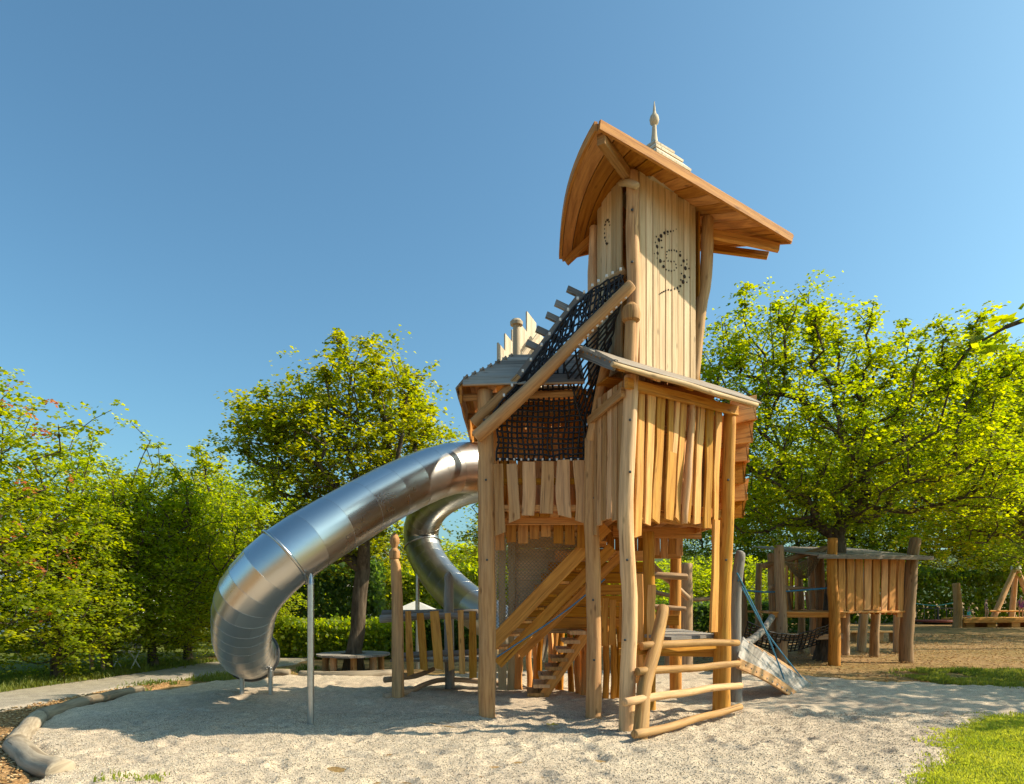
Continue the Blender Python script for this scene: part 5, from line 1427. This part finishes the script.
for i in range(10):
    p = V((h1.x - .05 + .1 * 0, h1.y + .2 + i * .34, 0)); mb.plank(V((p.x + .2, p.y, 1.3)), V((p.x + .2, p.y, 2.75)), .17, .035, V((-1, 0, 0)), wave=.02) if i > 6 else None
for i in range(9):
    p = V((h2.x, h2.y + .2 + i * .3, 0)); mb.plank(V((p.x, p.y, 1.2)), V((p.x, p.y, 2.75)), .19, .035, V((1, 0, 0)), wave=.02)
mb.build('plank_wall', M['brown'], ph)
mb = MB()
for i in range(18):
    f = (i + .5) / 18
    a = P(819, 555.5, 16.4).lerp(P(931, 557, 17.4), f); mb.plank(a, a + V((-.35, 3.6, .50)), .19, .035, V((0, -.13, 1)), wave=.01)
mb.build('roof', M['shingle'], ph)
mb = MB(); mb.plank(P(818, 556.5, 16.42), P(933, 558, 17.42), .10, .05, V((.7, -1, 0)), wave=.008); mb.build('fascia_board', M['shingle'], ph)
mb = MB()
for i in range(9): mb.plank(V((h1.x + .05, h1.y + .15 + i * .36, 1.30)), V((h2.x - .05, h2.y + .1 + i * .34, 1.30)), .34, .05, V((0, 0, 1)))
mb.build('deck', M['brown'], ph)
for px, yt, yb, Y, r in ((772.5, 553, 663, 17.3, .115), (780, 545, 665, 16.9, .13), (812, 552, 652, 20.6, .12), (820, 556, 656, 19.6, .14), (800, 570, 651, 21, .10)):
    b = P(px + 1.5, yb, Y); plog([V((b.x, Y, -.1)), P(px + 1, 610, Y), P(px - 1, yt, Y)], [r * 1.1, r, r * .9], 'brownpost')
mb = MB()
for i in range(9): mb.plank(P(771, 612.5, 16.9) + V((0, .2 * i, 0)), P(842, 612.5, 16.9) + V((0, .2 * i, 0)), .19, .05, V((0, 0, 1)))
mb.build('platform', M['brown'], ph)
mb = MB(); mb.plank(P(771, 615, 16.86), P(843, 615, 16.86), .12, .05, NF); mb.build('platform_beam', M['brown'], ph)
mb = MB(); mb.tube([P(763, 566, 17.2), P(800, 556, 17.5), P(826, 548, 17.8)], [.08, .075, .07], n=10, wob=.06); mb.tube([P(770, 587, 17.0), P(812, 589, 17.6)], [.05, .045], n=8, wob=.06); mb.build('rail', M['brownpost'], ph)
mb = MB()
for px in (788, 797, 806): mb.tube([P(px, 592, 19.5), P(px + 3, 611, 19.5)], .045, n=8, wob=.08)
mb.build('baluster', M['brownpost'], ph)
mb = MB(); netpatch(mb, lambda u, v: P(781 + 42 * u, 560 - 9 * u, 17.0 + .4 * u).lerp(P(790 + 38 * u, 556 - 6 * u, 20.2), v) + V((0, 0, -.55 * math.sin(math.pi * min(1, u * 1.05 + .02)) * (.3 + .9 * math.sin(math.pi * v)) )), 26, 22, .0085)
mb.build('canopy_net', M['netbeige'], ph, angle=None)
mb = MB(); mb.tube([P(736, 589, 17.0), P(770, 592, 17.0), P(830, 588, 16.9)], .022, n=6); mb.build('rope', M['blue'], ph)
# rope net bridge from tower to platform
rbg = thing('net_bridge', (6.3, 16.5, 0), 'sagging black rope net walkway between tower and small playhouse', 'rope bridge')
mb = MB(); netpatch(mb, lambda u, v: P(748 + 86 * u, 622, 15.5 + 2.0 * u).lerp(P(748 + 86 * u, 640, 16.2 + 2.0 * u), v) + V((0, .3 * v, -.30 * math.sin(math.pi * u))), 20, 6, .018)
mb.build('net', M['black'], rbg, angle=None)
mb = MB(); mb.tube([P(738, 646, 14.5), P(752, 640, 15.2), P(764, 629, 15.9), P(772, 617, 16.6)], [.09, .085, .08, .08], n=10, wob=.05); mb.build('log', M['grey'], rbg)
mb = MB(); mb.plank(P(738, 640, 17.5), P(842, 636, 18.0), .14, .08, NF); mb.build('beam', M['brownpost'], rbg)
# further posts of the climbing course, seen through the tower
cc = [(668, 706, 15.6, .10, 'leaning course post left of the tower opening'), (686, 700, 14.8, .14, 'thick course post in the middle of the tower opening'), (758, 655, 22, .11, 'slim course post behind the net bridge'), (747, 660, 20, .10, 'slanting course post beside the ramp ropes')]
for px, yb, Y, r, lab in cc:
    b = P(px, 640, Y); top = P(px + (8 if px in (668,) else -6 if px == 747 else 1), 563, Y)
    o = MB().tube([V((b.x, Y, -.1)), V(((b.x + top.x) / 2, Y, top.z * .5)), top], [r * 1.1, r, r * .85], n=12, wob=.06, bend=.03, knots=2).build('course_post', M['brownpost'], None, angle=50)
    tag(o, lab, 'post', 'posts of the climbing course')
o = MB().tube([P(655, 592, 15.6), P(690, 600, 15.2), P(730, 596, 15.6)], [.05, .05, .045], n=9, wob=.07, bend=.03).build('course_rail', M['brownpost'], None, angle=50)
tag(o, 'thin crooked log rail tied between the course posts', 'rail')

# ------------------------------------------------------------------ far right playground
bn = thing('low_bench', (14.6, 26, 0), 'low plain wooden bench under the small playhouse roof line', 'bench')
bx = P(880, 633, 26)
mb = MB()
for k in range(4): mb.plank(V((bx.x - 1.1, 26 + k * .16, .38)), V((bx.x + 1.0, 26.1 + k * .16, .38)), .15, .06, V((0, 0, 1)))
mb.build('seat', M['honey'], bn)
for dx in (-.75, .0, .75): MB().box(V((bx.x + dx, 26.25, .17)), .3, .45, .36).build('leg', M['plank'], bn)
ca = thing('carousel', (P(938, 620, 46).x, 46, 0), 'low round red carousel with a ring handrail in front of the wood', 'carousel')
cc0 = V((P(938, 620, 46).x, 46, 0))
MB().lathe(cc0, [(1.5, .12), (1.55, .2), (1.52, .26), (.2, .28)], n=40).build('platform', M['red'], ca, angle=40)
mb = MB()
ringp = [cc0 + V((math.cos(a) * 1.45, math.sin(a) * 1.45, 1.05)) for a in np.linspace(0, 6.2832, 33)]
mb.tube(ringp, .03, n=6, seg=64, caps=False)
for k in range(14):
    a = 6.2832 * k / 14; mb.tube([cc0 + V((math.cos(a) * 1.45, math.sin(a) * 1.45, .25)), cc0 + V((math.cos(a) * 1.45, math.sin(a) * 1.45, 1.05))], .022, n=6)
mb.tube([cc0 + V((0, 0, .2)), cc0 + V((0, 0, 1.1))], .07, n=8)
mb.build('handrail', M['darkmetal'], ca)
o = MB().tube([P(957, 627, 40) + V((0, 0, -.15)), P(958, 610, 40), P(956, 583, 40)], [.26, .23, .20], n=12, wob=.05).build('standing_post', M['plank'], None, angle=50)
tag(o, 'tall thick pale post standing by the far wooden deck', 'post')
o = MB().tube([P(943, 620, 50) + V((0, 0, -.1)), P(943.5, 599, 50)], [.16, .13], n=10, wob=.05).build('standing_post', M['grey'], None, angle=50); tag(o, 'short grey post behind the carousel', 'post')
MBr = MB().tube([P(911, 603, 46), P(935, 605.5, 46), P(953, 603, 46)], .03, n=6).build('slack_rope', M['teal'], None); tag(MBr, 'slack turquoise rope strung above the carousel', 'rope')
fd = thing('play_deck', (P(1000, 620, 41).x, 41, 0), 'long low wooden deck at the far right with children on it', 'deck')
mb = MB()
for k in range(5): mb.plank(V((P(961, 619, 40).x, 40 + k * .4, .48)), V((P(1050, 619, 40).x, 40.6 + k * .4, .50)), .38, .10, V((0, 0, 1)))
mb.build('boards', M['honey'], fd)
mb = MB(); mb.plank(V((P(961, 619, 40).x, 39.8, .36)), V((P(1050, 619, 40).x, 40.4, .38)), .20, .08, NF); mb.build('beam', M['brown'], fd)
for px in (966, 987, 1011, 1034): MB().box(V((P(px, 625, 40.6).x, 40.8, .14)), .5, 1.2, .32).build('leg', M['brown'], fd)
ts = thing('tripod_swing', (P(1010, 620, 43).x, 43, 0), 'tall tripod of leaning logs lashed together at the top behind the deck', 'swing frame')
ap_ = P(1016, 566, 43)
for px, Y in ((989, 42.0), (1011, 45), (1040, 43)):
    b = P(px, 622, Y); MB().tube([V((b.x, Y, -.1)), ap_ + (ap_ - V((b.x, Y, 0))).normalized() * .25], [.19, .15], n=10, wob=.05).build('leg', M['plank'], ts)
MB().lathe(ap_ + V((0, 0, -.3)), [(.2, 0), (.28, .1), (.26, .3), (.15, .42)], n=10).build('lashing', M['cloth'], ts)
MB().tube([P(990, 611, 42), P(1040, 611, 42)], .05, n=8).build('rail', M['honey'], ts)

# ------------------------------------------------------------------ people
def skin_mesh(name, verts, edges, radii, mat, parent, root=0, sub=1):
    me = bpy.data.meshes.new('tmp'); me.from_pydata([tuple(v) for v in verts], edges, []); me.update()
    ob = bpy.data.objects.new('tmp', me); COL.objects.link(ob)
    ob.modifiers.new('s', 'SKIN'); sk = me.skin_vertices[0] if me.skin_vertices else None
    if sk is None:
        import bmesh
        bm = bmesh.new(); bm.from_mesh(me); bm.verts.layers.skin.verify(); bm.to_mesh(me); bm.free(); sk = me.skin_vertices[0]
    for i, r in enumerate(radii): sk.data[i].radius = (r, r) if not isinstance(r, tuple) else r
    sk.data[root].use_root = True
    md = ob.modifiers.new('u', 'SUBSURF'); md.levels = sub; md.render_levels = sub
    dg = bpy.context.evaluated_depsgraph_get(); dg.update()
    m2 = bpy.data.meshes.new_from_object(ob.evaluated_get(dg)); m2.name = name
    bpy.data.objects.remove(ob)
    m2.shade_smooth()
    return link_mesh(name, m2, mat, parent, WORLD[parent])
def person(loc, rz, h, label, top, bottom, pose='stand', hair='hair', longlegs=False):
    t = thing('person', loc, label, 'person')
    k = h / 1.72
    J = {'pelvis': (0, 0, .92), 'waist': (0, 0, 1.06), 'chest': (0, .0, 1.28), 'neck': (0, .01, 1.46), 'head0': (0, -.01, 1.53), 'head': (0, -.02, 1.61), 'crown': (0, -.01, 1.70)}
    for s, sx in (('l', 1), ('r', -1)):
        J['sh' + s] = (sx * .17, 0, 1.40); J['el' + s] = (sx * .25, .02, 1.12); J['wr' + s] = (sx * .26, -.06, .88); J['ha' + s] = (sx * .26, -.09, .80)
        J['hip' + s] = (sx * .09, 0, .88); J['kn' + s] = (sx * .11, -.02, .48); J['an' + s] = (sx * .11, .02, .09); J['to' + s] = (sx * .13, -.13, .035)
    if pose == 'sit':
        for s, sx in (('l', 1), ('r', -1)):
            J['kn' + s] = (sx * .13, -.42, .95); J['an' + s] = (sx * .13, -.80, .90); J['to' + s] = (sx * .14, -.86, 1.02); J['el' + s] = (sx * .27, .14, 1.16); J['wr' + s] = (sx * .25, .26, .94); J['ha' + s] = (sx * .25, .30, .86)
        drop = .80
        J = {a: (b[0], b[1], b[2] - drop) for a, b in J.items()}
    if pose == 'walk':
        J['knl'] = (.11, -.16, .50); J['anl'] = (.11, -.05, .12); J['tol'] = (.12, -.19, .05); J['ell'] = (.24, .10, 1.13); J['wrr'] = (-.25, -.16, .92); J['har'] = (-.25, -.2, .85)
    Rm = Matrix.Rotation(rz, 3, 'Z')
    names = list(J); idx = {n: i for i, n in enumerate(names)}
    vs = [Rm @ V(J[n]) * k for n in names]
    rad = {'pelvis': .125, 'waist': .105, 'chest': .13, 'neck': .05, 'head0': .065, 'head': .095, 'crown': .06, 'sh': .055, 'el': .04, 'wr': .03, 'ha': .032, 'hip': .085, 'kn': .055, 'an': .038, 'to': .04}
    rr = [rad.get(n, rad.get(n[:-1], .05)) * k for n in names]
    ed = [('pelvis', 'waist'), ('waist', 'chest'), ('chest', 'neck'), ('neck', 'head0'), ('head0', 'head'), ('head', 'crown')]
    for s in 'lr': ed += [('chest', 'sh' + s), ('sh' + s, 'el' + s), ('el' + s, 'wr' + s), ('wr' + s, 'ha' + s), ('pelvis', 'hip' + s), ('hip' + s, 'kn' + s), ('kn' + s, 'an' + s), ('an' + s, 'to' + s)]
    skin_mesh('body', vs, [(idx[a], idx[b]) for a, b in ed], rr, M['skin'], t, idx['pelvis'], 2)
    def sub(nm, chain, radii, mat, root=0):
        nn = sorted({n for e in chain for n in e}, key=lambda n: idx[n]); ii = {n: i for i, n in enumerate(nn)}
        skin_mesh(nm, [vs[idx[n]] for n in nn], [(ii[a], ii[b]) for a, b in chain], [radii.get(n, radii.get(n[:-1], .05)) * k for n in nn], mat, t, ii.get('waist', ii.get('pelvis', 0)), 2)
    sub('shirt', [('pelvis', 'waist'), ('waist', 'chest'), ('chest', 'shl'), ('chest', 'shr')] + [('shl', 'ell'), ('shr', 'elr')] * 0, {'pelvis': .135, 'waist': .12, 'chest': .145, 'sh': .075}, M[top])
    sub('shorts', [('pelvis', 'hipl'), ('pelvis', 'hipr')] + ([('hipl', 'knl'), ('hipr', 'knr')] if longlegs else []), {'pelvis': .135, 'hip': .10, 'kn': .068}, M[bottom])
    hp = MB(); c = vs[idx['head']]
    hp.lathe(c + V((0, 0, -.01)) * k, [(.099 * k, 0), (.104 * k, .04 * k), (.09 * k, .085 * k), (.055 * k, .118 * k), (.01 * k, .128 * k)], n=14)
    hp.v = [p + V(loc) for p in hp.v]
    hp.build('hair', M[hair], t, angle=60)
    return t
person(P(97.5, 676, 14.7) * 1.0 + V((0, 0, -P(97.5, 676, 14.7).z)), math.radians(200), 1.70, 'person with bare calves half hidden by the leaves beside the footpath', 'pink', 'navy')
person(V((P(986, 600, 41.2).x, 41.2, .54)), math.radians(40), 1.12, 'small fair haired child in dark clothes standing on the far deck', 'navy', 'navy', 'walk', hair='netbeige')
person(V((P(969, 612, 40.6).x, 40.6, .56)), math.radians(-95), 1.25, 'child in a turquoise shirt sitting on the far deck leaning back', 'tealcloth', 'cloth', 'sit')
person(V((P(1021, 606, 41.5).x, 41.5, .54)), math.radians(-20), 1.3, 'child in purple standing at the right edge on the far deck', 'purple', 'purple', hair='netbeige')
person(V((P(372, 628, 36).x, 36, .0)), math.radians(70), 1.6, 'person in red far behind between the tents', 'red', 'navy', longlegs=True)

# ------------------------------------------------------------------ camp site things
def caravan(loc, rz, label):
    t = thing('caravan', loc, label, 'caravan', 'caravans on the camp site'); t.rotation_euler = (0, 0, rz)
    L, Wd, Hh = 5.2, 2.2, 2.0
    prof = [(-L / 2, .75), (-L / 2 + .05, .5), (L / 2 - .35, .5), (L / 2, .9), (L / 2 - .12, 1.7), (L / 2 - .45, 2.35), (L / 2 - .8, 2.5), (-L / 2 + .35, 2.5), (-L / 2 + .08, 2.3)]
    mb = MB(); n = len(prof)
    ys = [(-Wd / 2 + .06, .97), (-Wd / 2, 1.0), (Wd / 2, 1.0), (Wd / 2 - .06, .97)]
    ys = [(-Wd / 2, .96), (-Wd / 2 - .0 + .05, 1.0), (Wd / 2 - .05, 1.0), (Wd / 2, .96)]
    for y, s in ys:
        for x, z in prof: mb.v.append(V((x * s, y, 1.5 + (z - 1.5) * s)))
    for r in range(3):
        for j in range(n):
            j2 = (j + 1) % n; mb._face((r * n + j, r * n + j2, (r + 1) * n + j2, (r + 1) * n + j), [(0, 0)] * 4, .5)
    mb._face(tuple(reversed(range(n))), [(0, 0)] * n, .5); mb._face(tuple(range(3 * n, 4 * n)), [(0, 0)] * n, .5)
    def pb(m, nm, mat):
        o = m.build(nm, M[mat], None, angle=30); o.parent = t; return o
    pb(mb, 'body', 'white')
    for x0 in (-1.7, .3, 1.6):
        w = MB().box(V((x0, -Wd / 2 - .012, 1.75)), .95 if x0 != 1.6 else .6, .03, .55); pb(w, 'window', 'glass')
    pb(MB().box(V((-.62, -Wd / 2 - .01, 1.45)), .6, .025, 1.75), 'door', 'cloth')
    pb(MB().box(V((0, -Wd / 2 - .014, 1.05)), L * .9, .02, .09), 'stripe', 'blue')
    pb(MB().lathe(V((.2, -Wd / 2 + .05, .33)), [(.33, -.1), (.33, .1), (.2, .11)], n=20, axis=V((0, -1, 0))), 'wheel', 'rubber')
    pb(MB().tube([V((L / 2 - .1, 0, .5)), V((L / 2 + 1.1, 0, .45))], .05, n=8), 'drawbar', 'darkmetal')
    return t
caravan(V((-14.2, 21.5, 0)), .06, 'white caravan behind the near trees of the footpath row')
caravan(V((-19.5, 33.5, 0)), -.1, 'white caravan farther back at the edge of the camp site')
caravan(V((P(764, 610, 44).x, 44, 0)), .0, 'white caravan behind the dark hedge right of the ramp')
caravan(V((P(700, 610, 46).x, 46, 0)), .12, 'white caravan seen through the open deck of the tower')
def tent(loc, w, h, label, mat='cloth'):
    t = thing('pavilion_tent', loc, label, 'tent', 'pavilion tents behind the playground')
    L = V(loc); mb = MB(); c = [L + V((sx * w / 2, sy * w / 2, h * .66)) for sx, sy in ((-1, -1), (1, -1), (1, 1), (-1, 1))]
    top = L + V((0, 0, h))
    for k in range(4):
        k2 = (k + 1) % 4; m1 = (c[k] + top) / 2 + V((0, 0, -.12)); m2 = (c[k2] + top) / 2 + V((0, 0, -.12))
        mb.poly([c[k], c[k2], m2, m1]); mb.poly([m1, m2, top])
        mb.poly([c[k] + V((0, 0, -.25)), c[k2] + V((0, 0, -.25)), c[k2], c[k]])
    mb.build('canopy', M[mat], t, smooth=False)
    for p in c: MB().tube([V((p.x, p.y, -.02)), p + V((0, 0, -.01))], .04, n=8).build('pole', M['galv'], t)
    return t
tent(V((P(427, 612, 31).x, 27.5, 0)), 3.2, 1.58, 'white peaked pavilion behind the bridge railing', 'dullcloth')
tent(V((P(345, 625, 34).x, 34, 0)), 3.4, 2.5, 'cream pavilion behind the trunk of the round bench maple')
tent(V((P(322, 625, 40).x, 40, 0)), 3.4, 2.6, 'farther cream pavilion left of the round bench maple')
fc = thing('folding_chair', (P(126, 672, 15.4).x, 15.4, 0), 'white folding garden chair on the lawn under the path trees', 'chair')
f0_ = V((P(126, 672, 15.4).x, 15.4, 0))
mb = MB(); mb.plank(f0_ + V((-.2, 0, .43)), f0_ + V((.2, 0, .43)), .4, .03, V((0, 0, 1))); mb.build('seat', M['white'], fc)
mb = MB()
for k in range(5): mb.plank(f0_ + V((-.16 + .08 * k, .2, .5)), f0_ + V((-.16 + .08 * k, .3, .85)), .055, .02, V((0, -1, .2)))
mb.build('backrest', M['white'], fc)
for sx in (-1, 1):
    MB().tube([f0_ + V((sx * .21, -.22, 0)), f0_ + V((sx * .2, .22, .5)), f0_ + V((sx * .2, .3, .88))], .014, n=6).build('leg', M['white'], fc)
    MB().tube([f0_ + V((sx * .21, .25, 0)), f0_ + V((sx * .2, -.18, .43))], .014, n=6).build('leg', M['white'], fc)
lf = MB(); 
for a in range(5):
    d = V((math.cos(a * 1.256), math.sin(a * 1.256), 0)); lf.poly([P(552, 731, 8.35) * 1.0 + V((0, 0, .075 - P(552, 731, 8.35).z)), P(552, 731, 8.35) + V((0, 0, .078 - P(552, 731, 8.35).z)) + (d + V((-d.y, d.x, 0)) * .45) * .055, P(552, 731, 8.35) + V((0, 0, .088 - P(552, 731, 8.35).z)) + d * .09, P(552, 731, 8.35) + V((0, 0, .078 - P(552, 731, 8.35).z)) + (d - V((-d.y, d.x, 0)) * .45) * .055])
M['yellow'] = plain('yellow_leaf', (.75, .48, .03), .6)
tag(lf.build('fallen_leaf', M['yellow'], None, smooth=False), 'single bright yellow fallen leaf lying on the gravel', 'leaf')

# ------------------------------------------------------------------ far hills
xs = np.linspace(-2600, 2600, 140); ys = np.linspace(1500, 2600, 24)
X, Y = np.meshgrid(xs, ys)
Z = -6 + 150 * np.sin(np.clip((Y - 1500) / 1100, 0, 1) * np.pi) ** .8 * (.55 + .5 * vnoise(X / 700, Y / 900, 71) + .12 * vnoise(X / 150, Y / 150, 72))
idx = np.arange(X.size).reshape(X.shape)
q = np.stack([idx[:-1, :-1], idx[:-1, 1:], idx[1:, 1:], idx[1:, :-1]], -1).reshape(-1, 4)
tag(np_mesh('hills', np.stack([X.ravel(), Y.ravel(), Z.ravel()], -1), q, M['hill'], smooth=True), 'wooded hills on the horizon', None, None, 'structure')

# ------------------------------------------------------------------ light, sky, camera
ELEV = math.radians(39); AZ = math.radians(1.5)      # sun comes from +X, a hair from behind the tower
sd = V((math.cos(ELEV) * math.cos(AZ), math.cos(ELEV) * math.sin(AZ), math.sin(ELEV)))
sun = bpy.data.lights.new('sun', 'SUN'); sun.energy = 3.5; sun.angle = math.radians(.53); sun.color = (1.0, .86, .65)
so = bpy.data.objects.new('sun', sun); COL.objects.link(so); so.rotation_euler = sd.to_track_quat('Z', 'Y').to_euler(); so.location = (30, 0, 40)
w = bpy.data.worlds.new('World'); scene.world = w; w.use_nodes = True
nt = w.node_tree; bg = nt.nodes['Background']
sky = nt.nodes.new('ShaderNodeTexSky'); sky.sky_type = 'NISHITA'; sky.sun_disc = False
sky.sun_elevation = ELEV; sky.sun_rotation = math.atan2(sd.x, sd.y)
sky.air_density = 1.1; sky.dust_density = 3.2; sky.ozone_density = 1.4; sky.altitude = 400
tintn = nt.nodes.new('ShaderNodeMix'); tintn.data_type = 'RGBA'; tintn.blend_type = 'MULTIPLY'; tintn.inputs[0].default_value = 1.0; tintn.inputs[7].default_value = (.385, .59, .615, 1)
nt.links.new(sky.outputs[0], tintn.inputs[6]); nt.links.new(tintn.outputs[2], bg.inputs['Color']); bg.inputs['Strength'].default_value = .14
cam = bpy.data.cameras.new('camera'); co = bpy.data.objects.new('camera', cam); COL.objects.link(co)
co.location = (0, 0, CAMH); co.rotation_euler = (math.radians(90), 0, 0)
cam.sensor_width = 36; cam.lens = 36 * FPX / 1024; cam.shift_y = (HOR - 392) / 1024; cam.clip_end = 6000; cam.clip_start = .05
scene.camera = co
vs_ = scene.view_settings; vs_.view_transform = 'Standard'; vs_.look = 'None'; vs_.exposure = 1.09; vs_.gamma = 1.0; vs_.use_curve_mapping = False
scene.render.engine = 'CYCLES'
cy = scene.cycles; cy.max_bounces = 8; cy.diffuse_bounces = 5; cy.glossy_bounces = 4; cy.transmission_bounces = 6; cy.use_denoising = True
cy.sample_clamp_indirect = 6.0
